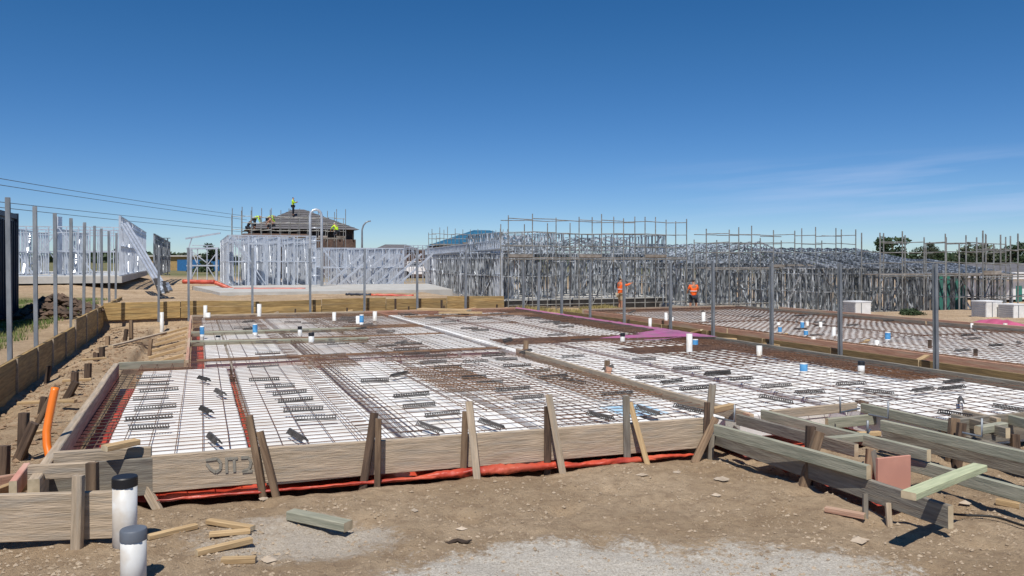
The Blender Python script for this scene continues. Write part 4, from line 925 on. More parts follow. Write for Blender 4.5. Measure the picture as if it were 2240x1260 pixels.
# leaning stack of wall panels near the left props
e = empty('leaning_panels', D(352, 640, 27), 'stack of steel frames leaning at the end of the left props', 'frames')
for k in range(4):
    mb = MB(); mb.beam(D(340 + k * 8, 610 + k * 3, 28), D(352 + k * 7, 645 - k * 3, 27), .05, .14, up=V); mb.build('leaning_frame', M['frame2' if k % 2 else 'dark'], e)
e = empty('steel_framed_house', D(350, 610, 48), 'narrow grey steel frame between the left props and portal', 'house frame', 'steel house frames going up')
wall_frame(D(337, 0, 45) * Vector((1, 1, 0)) if False else Vector((D(337, 0, 45).x, 45, 0)), Vector((D(372, 0, 66).x, 66, 0)), .85, 2.4, 'frame2', e, .5)
wall_frame(Vector((D(339, 0, 50).x, 50, 0)), Vector((D(372, 0, 50).x, 50, 0)), .85, 2.3, 'frame2', e, .4)
# long wall running back, centre
def pxp(px, Y): return Vector(((px - CX) * Y / F, Y, 0))
hB = empty('steel_framed_house', pxp(1095, 44), 'long dull steel side wall frame running back behind the sleepers', 'house frame', 'steel house frames going up')
zB = -.38
wall_frame(pxp(888, 62), pxp(946, 62 + 1.3), .0, 2.75, 'frame', hB, .5, openings=((1.0, 1.9, .9, 1.9),)); wall_frame(pxp(884, 66), pxp(950, 67), .0, 3.0, 'frame', hB, .4)
wall_frame(pxp(1098, 44), pxp(930, 66), zB, 2.75, 'frame', hB, .42, top=2.5)
for k in range(5): wall_frame(pxp(1105, 45.5 + k * 3.2), pxp(1000 + k * 5, 47 + k * 3.2), zB, 2.6, 'frame2', hB, .45)
for k in range(3): wall_frame(pxp(1112 + k * 8, 44.5), pxp(945 + k * 14, 66), zB, 2.6, 'frame2', hB, .6)
mb = MB()
for k in range(60):
    a = pxp(1096, 43.9).lerp(pxp(930, 65.9), k / 59); mb.beam(a + Z * (zB + 2.78 - .2 * k / 59), a + Z * (zB + 3.25 - .2 * k / 59), .05, .05, up=V)
a, b = pxp(1096, 43.9), pxp(930, 65.9); mb.beam(a + Z * (zB + 3.27), b + Z * (zB + 3.07), .06, .06); mb.beam(a + Z * (zB + 2.80), b + Z * (zB + 2.60), .1, .07); mb.build('parapet_frame', M['frame'], hB)
# three frames behind the scaffolds
def fhouse(lb, pxa, pxb, Y, wt, z, h, **k):
    s0, t0 = st_of(pxa, Y); s1 = ST(Wt(pxb, 600, t0))[0]; return house(lb, s0, t0, s1 - s0, wt, z, h, **k), s0, t0, s1
ZR = -.55
hC, sc0, tc0, sc1 = fhouse('two level grey steel house frame wrapped by the middle scaffold', 1100, 1452, 44, 13, ZR + .15, 2.55, inner=IN, openings=((3.0, 4.4, 0, 2.1), (6.5, 8, .9, 2.1)))
zU = ZR + .15 + 2.6
def upper(pxa, pxb, off_t, z, h, wt, mt='frame2'):
    s0 = ST(Wt(pxa, 600, tc0 + off_t))[0]; s1 = ST(Wt(pxb, 600, tc0 + off_t))[0]; c = [P(s0, tc0 + off_t), P(s1, tc0 + off_t), P(s1, tc0 + off_t + wt), P(s0, tc0 + off_t + wt)]
    for i in range(4): wall_frame(c[i], c[(i+1) % 4], z, h, mt, hC, .4)
    for i in range(4):
        a = c[0].lerp(c[3], (i + .5) / 4); b = c[1].lerp(c[2], (i + .5) / 4); truss(a, b, z + .2, h - .3, mt, hC, .5, 9, 0)
upper(1098, 1212, 1.0, zU, 1.15, 6); upper(1232, 1456, 1.2, zU, 1.1, 7)
hD, sd0, td0, sd1 = fhouse('grey steel house frame with low gable trusses right of centre', 1500, 1770, 45, 14, -.8, 2.4, inner=IN, trusses=('s', 1.2, 16, .62), openings=((2.5, 3.6, 0, 2.1),))
hE, se0, te0, se1 = fhouse('wide grey steel house frame with hipped trusses behind striped crate', 1790, 2075, 41, 13, -1.1, 2.45, inner=IN, trusses=('t', 1.1, 13, .5))
hF, sf0, tf0, sf1 = fhouse('grey steel house frame with teal wrapped bays near right edge', 2085, 2215, 40, 10, -1.2, 2.25, inner=IN[:4], trusses=('t', .7, 12, .5))
for k, (a, b, y0, y1) in enumerate([(2055, 2078, 600, 680), (2090, 2115, 610, 682), (2222, 2236, 625, 660)]):
    mb = MB(); mb.quad(D(a, y1, 41.6 - k * .5), D(b, y1, 41.6 - k * .5), D(b, y0, 41.6 - k * .5), D(a, y0, 41.6 - k * .5)); mb.quad(D(a, y1, 41.7 - k * .5), D(b, y1, 41.7 - k * .5), D(b, y0, 41.7 - k * .5), D(a, y0, 41.7 - k * .5)); mb.build('wall_wrap', M['green_wrap'], hF if k else hE)
# crawl space: dark box stands in for the shade under the raised floor
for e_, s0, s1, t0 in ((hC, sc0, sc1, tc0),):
    mb = MB(); mb.hexa([P(s0, t0 - .25, -1.1), P(s1, t0 - .25, -1.1), P(s1, t0 - .14, -1.1), P(s0, t0 - .14, -1.1), P(s0, t0 - .25, -.47), P(s1, t0 - .25, -.47), P(s1, t0 - .14, -.47), P(s0, t0 - .14, -.47)]); mb.build('floor_gap_shade', M['dark'], e_)
# ---------------------------------------------------------------- scaffolds
def scaffold(lb, px0, px1, Y, n, z0, deck, top, depth=1.1, rails=(), hgt=None, drop=(), low=None, seed=1):
    rr_ = random.Random(seed)
    t0 = st_of(px0, Y)[1]; s0 = st_of(px0, Y)[0]; s1 = ST(Wt(px1, 600, t0))[0]
    e = empty('scaffold', P(s0, t0, z0), lb, 'scaffold', 'tube scaffolds around the house frames'); l = (s1 - s0)
    for i in range(n + 1):
        s = s0 + l * i / n
        for d in (0, depth):
            mb = MB(); mb.tube([P(s, t0 + d, z0), P(s, t0 + d, top + rr_.uniform(-.15, .15) - (.5 if d and rr_.random() < .5 else 0))], .03, 6); mb.tube([P(s, t0 + d, z0), P(s, t0 + d, z0 + .02)], .09, 6); mb.build('standard', M['tube'], e)
    for i in range(n):
        a, b = s0 + l * i / n, s0 + l * (i + 1) / n
        def rail(nm, p_, q_, r_=.024): m_ = MB(); m_.tube([p_, q_], r_, 6); m_.build(nm, M['tube'], e)
        for z in list(rails):
            if rr_.random() < .02: continue
            for d in (0, depth):
                if d and rr_.random() < .25: continue
                rail('guard_rail', P(a, t0 + d, z + rr_.uniform(-.05, .05)), P(b, t0 + d, z + rr_.uniform(-.05, .05)))
        rail('ledger', P(a, t0, z0 + .45), P(b, t0, z0 + .45)); rail('ledger', P(a, t0, deck - .08), P(b, t0, deck - .08), .03)
        if i % 3 == 1: rail('diagonal_brace', P(a, t0 + depth, z0 + .3), P(b, t0 + depth, deck))
        mb = MB()
        for k in range(4): mb.beam(P(a + .03, t0 + .12 + k * .24, deck), P(b - .03, t0 + .12 + k * .24, deck), .22, .045)
        if rr_.random() < .5: mb.beam(P(a, t0 - .03, deck + .1), P(b, t0 - .03, deck + .1), .03, .16)
        mb.build('deck', M['deck'], e)
    return e
scaffold('tube scaffold before the two level frame in the middle', 1112, 1502, 41, 8, -1.0, 1.90, 4.15, rails=(2.5, 3.2, 3.88), seed=3)
scaffold('tube scaffold before the gabled frame right of centre', 1545, 1872, 42, 7, -1.0, 1.36, 3.5, rails=(2.2, 2.7, 3.15), seed=4)
scaffold('low tube scaffold before the frame behind the striped crates', 1925, 2200, 37, 6, -1.1, 1.1, 3.0, rails=(1.65, 2.15, 2.6), seed=5)
scaffold('small tube scaffold leaving the frame at the right edge', 2150, 2300, 33, 4, -1.0, 1.15, 2.9, rails=(.2, 1.6, 2.2), seed=6)
scaffold('distant tube scaffold before the blue roofed house', 945, 1110, 70, 10, 0, 3.2, 4.6, rails=(3.7, 4.1), seed=8)
# ---------------------------------------------------------------- roofed houses behind
def hip(mb, c, hx, hy, z0, rise, ridge=.25):
    a = [c + V * -hx + U * -hy, c + V * hx + U * -hy, c + V * hx + U * hy, c + V * -hx + U * hy]; a = [Vector((v.x, v.y, z0)) for v in a]
    r0 = c - V * hx * ridge; r1 = c + V * hx * ridge; r0 = Vector((r0.x, r0.y, z0 + rise)); r1 = Vector((r1.x, r1.y, z0 + rise))
    mb.quad(a[0], a[1], r1, r0); mb.quad(a[2], a[3], r0, r1); mb.quad(a[1], a[2], r1); mb.quad(a[3], a[0], r0); mb.quad(*reversed(a))
Yh = 72; c = Vector((D(628, 0, Yh).x, Yh + 4, 0)); zE = H + (570 - 501) * Yh / F; zP = H + (570 - 458) * (Yh + 4) / F
e = empty('house', Vector((c.x, c.y, .2)), 'grey tiled hip roof house wrapped in scaffold with roofers on top', 'house')
mb = MB(); hip(mb, c, 4.9, 4.6, zE, zP - zE, .1); mb.build('roof', M['tile'], e)
mb = MB()
for i in range(10):
    f = (i + 1) / 11; z = zE + (zP - zE) * f; hx = 4.9 * (1 - f) + .49 * f; a = c - U * 4.6 * (1 - f) ; mb.beam(Vector(((a - V * hx).x, (a - V * hx).y, z + .02)), Vector(((a + V * hx).x, (a + V * hx).y, z + .02)), .05, .04)
mb.build('tile_course', M['dark'], e)
mb = MB(); 
for z0, z1, hx, hy in ((.2, zE - .9, 4.6, 4.3),): mb.hexa([Vector(((c + V * i * hx + U * j * hy).x, (c + V * i * hx + U * j * hy).y, z)) for z in (z0, z1) for i, j in ((-1, -1), (1, -1), (1, 1), (-1, 1))])
mb.build('wall', M['brick'], e)
mb = MB()
for i in range(8): a = c - U * 4.35 + V * (-4.4 + i * 1.25); mb.beam(Vector((a.x, a.y, zE - .95)), Vector((a.x, a.y, zE)), .12, .12, up=V)
mb.hexa([Vector(((c + V * i * 4.4 + U * j * 3.8).x, (c + V * i * 4.4 + U * j * 3.8).y, z)) for z in (zE - .9, zE - .02) for i, j in ((-1, -1), (1, -1), (1, 1), (-1, 1))]); mb.build('upper_wall', M['dark'], e)
mb = MB(); hip(mb, c - V * 2.5 - U * 4.4, 3.4, 1.2, zE - .95, .5, .8); mb.build('porch_roof', M['brick'], e)
scaffold('distant tube scaffold around the house with the tiled roof', 508, 756, 66, 12, .2, 3.7, 6.1, rails=(2.2, 4.3, 4.9, 5.4), seed=9)
Yb = 84; c = Vector((D(1050, 0, Yb).x, Yb + 5, 0)); e = empty('house', Vector((c.x, c.y, 0)), 'unfinished house with a blue sarking roof behind the long wall', 'house')
mb = MB(); hip(mb, c, 5.2, 5, H + 34 * Yb / F, 1.75, .18); mb.build('roof', M['tarp'], e)
mb = MB(); mb.hexa([Vector(((c + V * i * 4.9 + U * j * 4.6).x, (c + V * i * 4.9 + U * j * 4.6).y, z)) for z in (0, H + 33.5 * Yb / F) for i, j in ((-1, -1), (1, -1), (1, 1), (-1, 1))]); mb.build('wall', M['brick'], e)
c = Vector((D(852, 0, 95).x, 100, 0)); e = empty('house', c, 'small far house with a dull grey roof', 'house'); mb = MB(); hip(mb, c, 2.2, 3, H + 26 * 95 / F, .6, .6); mb.build('roof', M['tile'], e)
mb = MB(); mb.hexa([Vector(((c + V * i * 3.1 + U * j * 2.7).x, (c + V * i * 3.1 + U * j * 2.7).y, z)) for z in (-.3, H + 25.5 * 95 / F) for i, j in ((-1, -1), (1, -1), (1, 1), (-1, 1))]); mb.build('wall', M['brick'], e)
c = Vector((D(2300, 0, 56).x, 60, -.6)); e = empty('house', c, 'grey roofed house with white fascia at the right edge', 'house'); mb = MB(); hip(mb, c, 6.2, 4.2, 1.0, .55, .8); mb.build('roof', M['tile'], e)
mb = MB(); mb.hexa([Vector(((c + V * i * 6.25 + U * j * 4.25).x, (c + V * i * 6.25 + U * j * 4.25).y, z)) for z in (.5, .98) for i, j in ((-1, -1), (1, -1), (1, 1), (-1, 1))]); mb.build('fascia', M['white'], e)
mb = MB(); mb.hexa([Vector(((c + V * i * 5.9 + U * j * 3.9).x, (c + V * i * 5.9 + U * j * 3.9).y, z)) for z in (-.9, .48) for i, j in ((-1, -1), (1, -1), (1, 1), (-1, 1))]); mb.build('wall', M['white'], e)
# far left sheds
c = pxp(375, 150); e = empty('shed', c, 'long low pale roofed shed far left with a blue fence', 'shed'); mb = MB(); mb.beam(c - Vector((4, 0, -1.2)), c + Vector((8, 0, 1.2)), 6, 2.6); mb.build('wall', M['sleeper'], e)
mb = MB(); mb.beam(c + Vector((-5, 0, 2.6)), c + Vector((9, 0, 2.6)), 7, .25); mb.build('roof', M['concrete'], e)
mb = MB(); mb.beam(pxp(388, 140) + Z * .9, pxp(480, 140) + Z * .9, .2, 2.0); tag(mb.build('fence', mat('blue_hoarding', (.02, .13, .32), .6)), 'bright blue hoarding fence seen through the steel portal', 'fence')
mb = MB()
for k in range(8): mb.beam(Vector((D(372, 0, 60).x - 1.5 + k * .0, 60, 0)), Vector((D(372, 0, 60).x, 60, 0)), .1, .1) if False else None
# container and rubble at the left edge
e = empty('shipping_container', P(-4.6, 14, .35), 'dark navy ribbed steel container at the left edge', 'container')
s1 = ST(pxp(33, 20))[0]; t1 = ST(pxp(33, 20))[1]; zt_ = H + 103 * 20 / F; mb = MB()
mb.hexa([P(s1 - 2.3, t1 - 6, .38), P(s1, t1 - 6, .38), P(s1, t1, .38), P(s1 - 2.3, t1, .38), P(s1 - 2.3, t1 - 6, zt_ - .1), P(s1, t1 - 6, zt_ - .1), P(s1, t1, zt_ - .1), P(s1 - 2.3, t1, zt_ - .1)]); mb.build('body', M['navy'], e)
mb = MB()
for k in range(24): t = t1 - 5.8 + k * .245; mb.beam(P(s1 + .015, t, .5), P(s1 + .015, t, zt_ - .22), .10, .03, up=U)
mb.build('side_ribs', M['navy'], e)
mb = MB()
for s in (s1, s1 - 2.3):
    mb.beam(P(s + .02, t1 - 6, zt_ - .08), P(s + .02, t1, zt_ - .08), .08, .12); mb.beam(P(s + .02, t1, .38), P(s + .02, t1, zt_), .1, .1, up=V)
mb.build('corner_frame', M['navy'], e)
mb = MB()
for i in range(260):
    a = R.uniform(0, 6.28); d = R.random() ** .6; s = s1 + .9 + d * 1.0 * math.cos(a); t = t1 + .2 + d * 2.0 * math.sin(a); r = R.uniform(.04, .16)
    rock(mb, P(s, t, .38 + (1 - d) * .45 + R.uniform(0, .06)), r)
tag(mb.build('rubble_heap', M['rubble']), 'dark heap of rubble beside the navy container', 'rubble', kind='stuff')
# ---------------------------------------------------------------- wrapped pod stacks
def podstack(px0, pxm, px1, yt, yb, z, lb):
    p = W(pxm, yb, z); hgt = (yb - yt) * p.y / F; wv = abs(ST(Wt(px1, yb, ST(p)[1]))[0] - ST(p)[0]); wu = 1.1
    s, t = ST(p); lu = ST(Ws(px0, yb, s))[1] - t
    e = empty('pod_stack', p, lb, 'pod stack', 'white wrapped stacks of foam pods'); lu = max(.6, min(2.4, lu))
    mb = MB(); n = 1; hh = hgt / n
    for k in range(n): mb.hexa([P(s, t, z + k*hh + .005), P(s + wv, t, z + k*hh + .005), P(s + wv, t + lu, z + k*hh + .005), P(s, t + lu, z + k*hh + .005), P(s, t, z + (k+1)*hh - .006), P(s + wv, t, z + (k+1)*hh - .006), P(s + wv, t + lu, z + (k+1)*hh - .006), P(s, t + lu, z + (k+1)*hh - .006)])
    mb.build('pods', M['eps'], e)
    mb = MB()
    for k in range(7): mb.beam(P(s - .012, t + .03, z + hgt * (k + .5) / 7), P(s - .012, t + lu - .03, z + hgt * (k + .5) / 7), .02, hgt / 7 * .72)
    mb.build('ribbed_side', mat('grey_ribs', (.33, .32, .33), .8), e)
    mb = MB(); mb.beam(P(s + wv * .36, t - .008, z), P(s + wv * .36, t - .008, z + hgt), .012, .02, up=V); mb.build('strap', M['greycap'], e)
    mb = MB(); mb.hexa([P(s - .02, t - .01, z + hgt), P(s + wv + .02, t - .01, z + hgt), P(s + wv + .02, t + lu, z + hgt), P(s - .02, t + lu, z + hgt), P(s - .02, t - .01, z + hgt + .04), P(s + wv + .02, t - .01, z + hgt + .04), P(s + wv + .02, t + lu, z + hgt + .04), P(s - .02, t + lu, z + hgt + .04)]); mb.build('wrap', M['white'], e)
podstack(1846, 1872, 1905, 662, 697, -.35, 'leftmost white pod stack with a ribbed grey side')
podstack(2130, 2158, 2192, 661, 698, -.35, 'middle white pod stack beside the pink bundle')
podstack(2212, 2218, 2245, 668, 700, -.35, 'rightmost white pod stack at the frame edge')
# ---------------------------------------------------------------- vehicle behind the frames
c = pxp(915, 72); e = empty('pickup_truck', c + Z * .1, 'white pickup truck parked behind the steel frames', 'truck'); b0 = c + Z * .1
mb = MB(); mb.beam(b0 + Vector((-1.6, 0, .75)), b0 + Vector((1.3, 0, .75)), 1.7, .6); mb.beam(b0 + Vector((-.9, 0, 1.3)), b0 + Vector((.6, 0, 1.3)), 1.5, .55); mb.build('body', M['white'], e)
mb = MB(); mb.beam(b0 + Vector((-.8, -.76, 1.32)), b0 + Vector((.5, -.76, 1.32)), .03, .36); mb.build('window', M['glass'], e)
for sx in (-1.0, .9):
    for sy in (-.8, .8):
        mb = MB(); mb.tube([b0 + Vector((sx, sy - .1, .38)), b0 + Vector((sx, sy + .1, .38))], .36, 16); mb.build('wheel', M['black'], e)
# ---------------------------------------------------------------- slab platform in front of the bright frames, red plastic on it
mb = MB(); t_n = st_of(600, 30.5)[1]; a = [P(sA - .6, t_n), P(sD - .5, t_n), P(sD + .8, tA - .15), P(sA - 1.6, tA - .15)]
mb.hexa([Vector((v.x, v.y, .3)) for v in a] + [Vector((v.x, v.y, .56)) for v in a]); tag(mb.build('concrete_slab', M['concrete']), 'pale concrete slab in front of the bright steel frames', 'slab')
def strip(a, b, Y, wd, lb, mt='red', h=.12):
    mb = MB(); p = D(a[0], a[1], Y); q_ = D(b[0], b[1], Y); n = 14; pts = [p.lerp(q_, i / n) + Z * .02 * nz(i, Y) for i in range(n + 1)]
    mb.tube(pts, [wd * (1 + .25 * nz(i * .7, Y)) for i in range(n + 1)], 8); tag(mb.build('plastic_strip', M[mt], smooth=True), lb, 'plastic sheet')
strip((400, 616), (470, 617), 37, .1, 'red plastic roll at the foot of the steel portal')
strip((470, 618), (510, 634), 35, .09, 'slanting red plastic roll at the bright frame corner')
strip((512, 633), (668, 633), 34, .07, 'long red plastic roll before the bright frame')
strip((812, 645), (905, 648), 29.5, .05, 'red plastic roll on the ground before the garage frame')
strip((756, 643), (812, 645), 29.5, .045, 'navy plastic roll beside the red one', 'navy')
strip((1040, 654), (1095, 657), 36, .08, 'red plastic roll at the corner of the long wall')
# ---------------------------------------------------------------- street lamp, power lines, trees
b0 = D(792, 640, 60); b0.z = .3; e = empty('street_lamp', b0, 'tall curved street lamp rising behind the bright frames', 'street lamp'); mb = MB()
tp = [b0, D(792, 520, 60), D(792, 503, 60), D(795, 493, 60), D(800, 487, 60), D(806, 484, 60)]; mb.tube(tp, [.09, .07, .06, .06, .05, .05], 8); mb.build('pole', M['galv'], e, smooth=True)
mb = MB(); mb.beam(D(805, 484.5, 60), D(811, 483.5, 60), .16, .09); mb.build('lamp_head', M['galv'], e)
for k, (a, b_, c_) in enumerate([(388, 430, 471), (403, 440, 479), (443, 468, 498), (455, 480, 506)]):
    mb = MB(); n = 24; pts = []
    for i in range(n + 1):
        f = i / n; px = -60 + 600 * f; Yd = 60 + 90 * f; py = (a - 8) * (1-f) ** 2 + 2 * f * (1-f) * (b_ + (3 if k < 2 else 1)) + (c_ + 2) * f * f; pts.append(D(px, py, Yd))
    mb.tube(pts, .03, 4, False); tag(mb.build('power_line', M['wire']), ['topmost', 'second', 'third', 'lowest'][k] + ' of four thin power lines in the left sky', 'power line')
def tree(px, yt, yb, wpx, Y, mt, lb, n=2400, seed=1, flat=.6):
    r_ = random.Random(seed); p = D(px, yb, Y); hgt = (yb - yt) * Y / F; wd = wpx * Y / F / 2; base = Vector((p.x, p.y, -1.0)); e = empty('tree', base, lb, 'tree')
    mb = MB(); top = D(px, yt, Y).z; mb.tube([base, Vector((p.x, p.y, (top + base.z) * .5)), Vector((p.x + wd * .1, p.y, top - hgt * .3))], [wd * .09, wd * .06, wd * .02], 7)
    cl = []
    for i in range(11): 
        a = r_.uniform(0, 6.28); q_ = Vector((p.x + wd * .8 * math.cos(a) * r_.uniform(.3, 1), p.y + wd * .8 * math.sin(a) * r_.uniform(.2, 1), top - hgt * r_.uniform(.15, .85)))
        cl.append((q_, wd * r_.uniform(.28, .48))); mb.tube([Vector((p.x, p.y, (top + base.z) * .5)), q_], [wd * .04, wd * .012], 5)
    mb.build('trunk', M['bark'], e)
    mb = MB()
    for i in range(n):
        q_, rad = cl[r_.randrange(len(cl))]; d = Vector((r_.gauss(0, 1), r_.gauss(0, 1), r_.gauss(0, 1))).normalized() * rad * r_.uniform(.5, 1.05); d.z *= flat; o_ = q_ + d
        sz = wd * r_.uniform(.03, .075); a = Vector((r_.gauss(0, 1), r_.gauss(0, 1), r_.gauss(0, .6))).normalized() * sz; b_ = a.cross(Vector((r_.gauss(0, 1), r_.gauss(0, 1), r_.gauss(0, 1)))).normalized() * sz * .8
        mb.quad(o_ - a, o_ - b_ * .8, o_ + a, o_ + b_)
    mb.build('crown', M[mt], e)
for a in [(1950, 518, 575, 92, 150, 'leafd', 'broad dark tree above the right hand frames'), (2022, 528, 575, 56, 160, 'leafg', 'greyish thin tree right of the broad dark tree'), (2066, 544, 580, 44, 165, 'leafd', 'small dark tree between two scaffold tops'),
          (2150, 540, 590, 130, 150, 'leafg', 'wide pale green tree near the right edge'), (2212, 520, 590, 80, 130, 'leafd', 'tall dark tree at the right edge'), (1885, 542, 575, 40, 150, 'leafd', 'small dark tree left of the broad tree'), (1840, 556, 570, 60, 170, 'leafd', 'low dark tree behind the second scaffold'),
          (1750, 556, 570, 40, 170, 'leafd', 'low dark tree behind the gabled frame'), (460, 526, 585, 56, 110, 'leafd', 'dark tree behind the steel portal'), (405, 552, 580, 40, 170, 'leafg', 'pale tree behind the far shed'), (2120, 560, 590, 60, 120, 'leafd', 'low bushy tree left of the white fascia'), (440, 575, 600, 70, 130, 'leafd', 'dark hedge tree behind the blue fence'), (1990, 678, 692, 60, 30, 'leafd', 'low green weeds beside the striped crate')]:
    tree(*a, seed=hash(a[0]) % 97)
# far treeline that reads as one mass
mb = MB(); r_ = random.Random(5)
for i in range(7000):
    az_ = r_.uniform(-.75, .75); Y = r_.uniform(320, 420); X = Y * az_; hh = 5.0 + 2.5 * nz(X * .02, 3) + 1.5 * nz(X * .08, 5); o_ = Vector((X, Y, -1 + hh * r_.random() ** .6)); sz = r_.uniform(.8, 1.8)
    a = Vector((r_.gauss(0, 1), r_.gauss(0, 1), r_.gauss(0, .5))).normalized() * sz; b_ = a.cross(Vector((r_.gauss(0, 1), r_.gauss(0, 1), r_.gauss(0, 1)))).normalized() * sz; mb.quad(o_ - a, o_ - b_, o_ + a, o_ + b_)
tag(mb.build('far_trees', M['leafd']), 'distant dark treeline along the horizon', 'trees', kind='stuff')
# ---------------------------------------------------------------- people
def skin_obj(name, verts, edges, rad, mt, parent=None, loc=(0, 0, 0), rz=0, sub=1):
    me = bpy.data.meshes.new(name); me.from_pydata(verts, edges, []); me.update()
    o = bpy.data.objects.new(name, me); sc.collection.objects.link(o)
    m = o.modifiers.new('skin', 'SKIN'); m.use_smooth_shade = True
    for i, r in enumerate(rad):
        r = r if isinstance(r, tuple) else (r, r); me.skin_vertices[0].data[i].radius = r
    me.skin_vertices[0].data[0].use_root = True
    s_ = o.modifiers.new('sub', 'SUBSURF'); s_.levels = sub; s_.render_levels = sub
    dg = bpy.context.evaluated_depsgraph_get(); dg.update()
    me2 = bpy.data.meshes.new_from_object(o.evaluated_get(dg)); o.modifiers.clear(); o.data = me2; me2.materials.clear(); me2.materials.append(mt)
    for p_ in me2.polygons: p_.use_smooth = True
    if parent is not None: o.parent = parent
    else: o.location = loc; o.rotation_euler = (0, 0, rz)
    return o
def person(loc, rz, lb, shirt, pants, pose, hat=None, shorts=False, longs=True):
    """pose: dict of joint positions in a frame with y forward, z up, x to the person's right"""
    base = dict(pel=(0, 0, .95), bel=(0, .01, 1.1), che=(0, 0, 1.32), nk=(0, 0, 1.50), hd=(0, .01, 1.60), tp=(0, .01, 1.70), ns=(0, .115, 1.61),
        sR=(.17, 0, 1.43), eR=(.24, -.02, 1.15), wR=(.25, .08, .92), sL=(-.17, 0, 1.43), eL=(-.24, -.02, 1.15), wL=(-.25, .08, .92),
        hR=(.10, 0, .90), kR=(.12, .03, .50), aR=(.12, -.02, .09), tR=(.13, .14, .04), hL=(-.10, 0, .90), kL=(-.12, .03, .50), aL=(-.12, -.02, .09), tL=(-.13, .14, .04))
    base.update(pose); J = {k: Vector(v) for k, v in base.items()}
    names = ['pel', 'bel', 'che', 'nk', 'hd', 'tp', 'ns', 'sR', 'eR', 'wR', 'sL', 'eL', 'wL', 'hR', 'kR', 'aR', 'tR', 'hL', 'kL', 'aL', 'tL']
    rads = [(.15, .11), (.13, .10), (.15, .11), .055, (.078, .095), .06, .014, .06, .042, .028, .06, .042, .028, .085, .06, .042, .035, .085, .06, .042, .035]
    E = [(0, 1), (1, 2), (2, 3), (3, 4), (4, 5), (4, 6), (2, 7), (7, 8), (8, 9), (2, 10), (10, 11), (11, 12), (0, 13), (13, 14), (14, 15), (15, 16), (0, 17), (17, 18), (18, 19), (19, 20)]
    vs = [J[n] for n in names]; rs = list(rads)
    for w_, e_ in ((9, 8), (12, 11)):      # palms with five fingers
        d = (vs[w_] - vs[e_]).normalized(); sd = d.cross(Vector((0, 1, .2))).normalized(); pm = len(vs); vs.append(vs[w_] + d * .07); rs.append((.034, .018)); E.append((w_, pm))
        for k in range(4):
            a = len(vs); vs.append(vs[pm] + d * .03 + sd * (k - 1.5) * .02); rs.append(.009); E.append((pm, a)); vs.append(vs[a] + d * (.05 if k in (1, 2) else .04) + Vector((0, .012, 0))); rs.append(.008); E.append((a, a + 1))
        a = len(vs); vs.append(vs[w_] + d * .03 + sd * .045); rs.append(.010); E.append((w_, a)); vs.append(vs[a] + d * .035); rs.append(.009); E.append((a, a + 1))
    body = skin_obj('person', vs, E, rs, M['skin'], None, loc, rz); tag(body, lb, 'person')
    def sub_(name, keys, ed, rr_, mt): 
        skin_obj(name, [J[k] if isinstance(k, str) else k for k in keys], ed, rr_, mt, body)
    mR = J['sR'].lerp(J['eR'], .75 if not longs else 1.0); mL = J['sL'].lerp(J['eL'], .75 if not longs else 1.0)
    ks = ['bel', 'che', J['nk'].lerp(J['che'], .35), 'sR', mR, 'sL', mL, J['pel'].lerp(J['bel'], .2)]
    ed = [(7, 0), (0, 1), (1, 2), (1, 3), (3, 4), (1, 5), (5, 6)]; rr_ = [(.155, .125), (.175, .13), .075, .078, .056, .078, .056, (.165, .13)]
    if longs: ks += [J['wR'].lerp(J['eR'], .1), J['wL'].lerp(J['eL'], .1)]; ed += [(4, 8), (6, 9)]; rr_ += [.04, .04]
    sub_('shirt', ks, ed, rr_, M[shirt])
    f = .8 if shorts else .95
    kn = [J['kR'] if not shorts else J['hR'].lerp(J['kR'], .85), J['kL'] if not shorts else J['hL'].lerp(J['kL'], .85)]
    ks = ['pel', 'hR', kn[0], 'hL', kn[1]]; ed = [(0, 1), (1, 2), (0, 3), (3, 4)]; rr_ = [(.165, .125), .098, .075, .098, .075]
    if not shorts: ks += [J['kR'].lerp(J['aR'], .9), J['kL'].lerp(J['aL'], .9)]; ed += [(2, 5), (4, 6)]; rr_ += [.055, .055]
    sub_('trousers', ks, ed, rr_, M[pants])
    if shorts:
        m_ = MB(); c_ = J['bel'].lerp(J['che'], .35)
        m_.tube([c_ + Vector((.172 * math.cos(q_ * .3307), .140 * math.sin(q_ * .3307), 0)) for q_ in range(20)], .016, 5)
        b2 = m_.build('reflective_band', M['white'], origin=Vector((0, 0, 0))); b2.parent = body
    for a, b_ in (('aR', 'tR'), ('aL', 'tL')): sub_('boot', [J[a] + Vector((0, 0, .06)), J[a] - Vector((0, 0, .03)), J[b_]], [(0, 1), (1, 2)], [.058, .055, .045], M['boot'])
    top = J['tp']; hd = J['hd']; ax = (top - hd).normalized(); back = Vector((0, -.02, 0))
    sub_('hat' if hat else 'hair', [hd + back + ax * .02, top + back * .7 + ax * .015], [(0, 1)], [(.088, .10), .075], M[hat or 'hair'])
    return body
ws = dict(eR=(.27, .05, 1.18), wR=(.20, .26, 1.10), eL=(-.27, .05, 1.18), wL=(-.20, .26, 1.10))
o1 = D(1517, 690, 38); person((o1.x, o1.y, gz(*ST(o1)) + .01), math.radians(8), 'person in orange shirt and dark shorts seen from behind', 'hiorange', 'trousers', dict(kR=(.15, .04, .5), aR=(.19, -.05, .09), tR=(.22, .1, .04), kL=(-.14, .05, .5), aL=(-.17, .0, .09), tL=(-.2, .15, .04), **ws), shorts=True, longs=False)
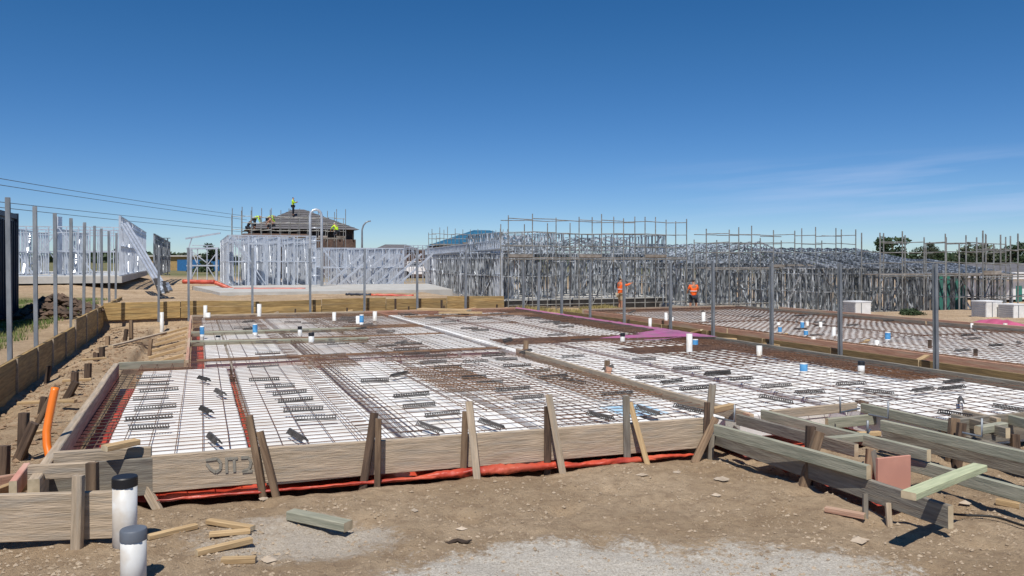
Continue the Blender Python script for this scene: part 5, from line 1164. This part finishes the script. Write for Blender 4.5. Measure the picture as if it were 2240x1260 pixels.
o2 = D(1357, 692, 38.8); person((o2.x, o2.y, gz(*ST(o2)) + .01), math.radians(-70), 'person in orange shirt and tan shorts reaching out beside a post', 'hiorange', 'tan', dict(eR=(.22, .22, 1.36), wR=(.18, .48, 1.45), eL=(-.22, .25, 1.30), wL=(-.12, .50, 1.42)), shorts=True, longs=True)
bend = dict(bel=(0, .12, 1.08), che=(0, .32, 1.16), nk=(0, .48, 1.18), hd=(0, .58, 1.14), tp=(0, .67, 1.10), ns=(0, .60, 1.03), sR=(.17, .40, 1.16), eR=(.22, .46, .88), wR=(.18, .55, .62), sL=(-.17, .40, 1.16), eL=(-.22, .46, .88), wL=(-.18, .55, .62), kR=(.14, .08, .5), kL=(-.14, .08, .5))
kneel = dict(pel=(0, 0, .42), bel=(0, .08, .58), che=(0, .2, .78), nk=(0, .28, .94), hd=(0, .33, 1.03), tp=(0, .37, 1.12), ns=(0, .45, 1.02), sR=(.17, .22, .88), eR=(.24, .42, .68), wR=(.18, .58, .48), sL=(-.17, .22, .88), eL=(-.24, .42, .68), wL=(-.18, .58, .48), hR=(.1, .02, .4), kR=(.16, .40, .36), aR=(.14, .22, .09), tR=(.14, .38, .04), hL=(-.1, .02, .4), kL=(-.14, .32, .10), aL=(-.14, -.08, .09), tL=(-.14, .06, .04))
def onroof(px, py, Y, rz, lb, shirt, pants, pose, hat=None):
    p = D(px, py, Y); person((p.x, p.y, p.z), math.radians(rz), lb, shirt, pants, pose, hat)
onroof(641, 472, 74, -90, 'person in yellow shirt standing upright on the roof ridge', 'hiyellow', 'trousers', dict(eR=(.25, .1, 1.2), wR=(.16, .3, 1.25), eL=(-.25, .1, 1.2), wL=(-.16, .3, 1.25)))
onroof(556, 503, 68.5, -90, 'person in yellow shirt bending over at the left of the roof', 'hiyellow', 'trousers', bend)
onroof(586, 502, 68.5, -90, 'person in yellow shirt bending over at the middle roof edge', 'hiyellow', 'trousers', bend)
onroof(598, 503, 68, 90, 'person with bare arms kneeling beside the bending roofer', 'skin', 'trousers', kneel)
onroof(541, 508, 68, -90, 'person in white helmet crouching at the left roof corner', 'trousers', 'trousers', kneel, 'white')
onroof(738, 516, 67.6, 60, 'person in pale green shirt on the scaffold right of the roof', 'hiyellow', 'trousers', kneel, 'white')
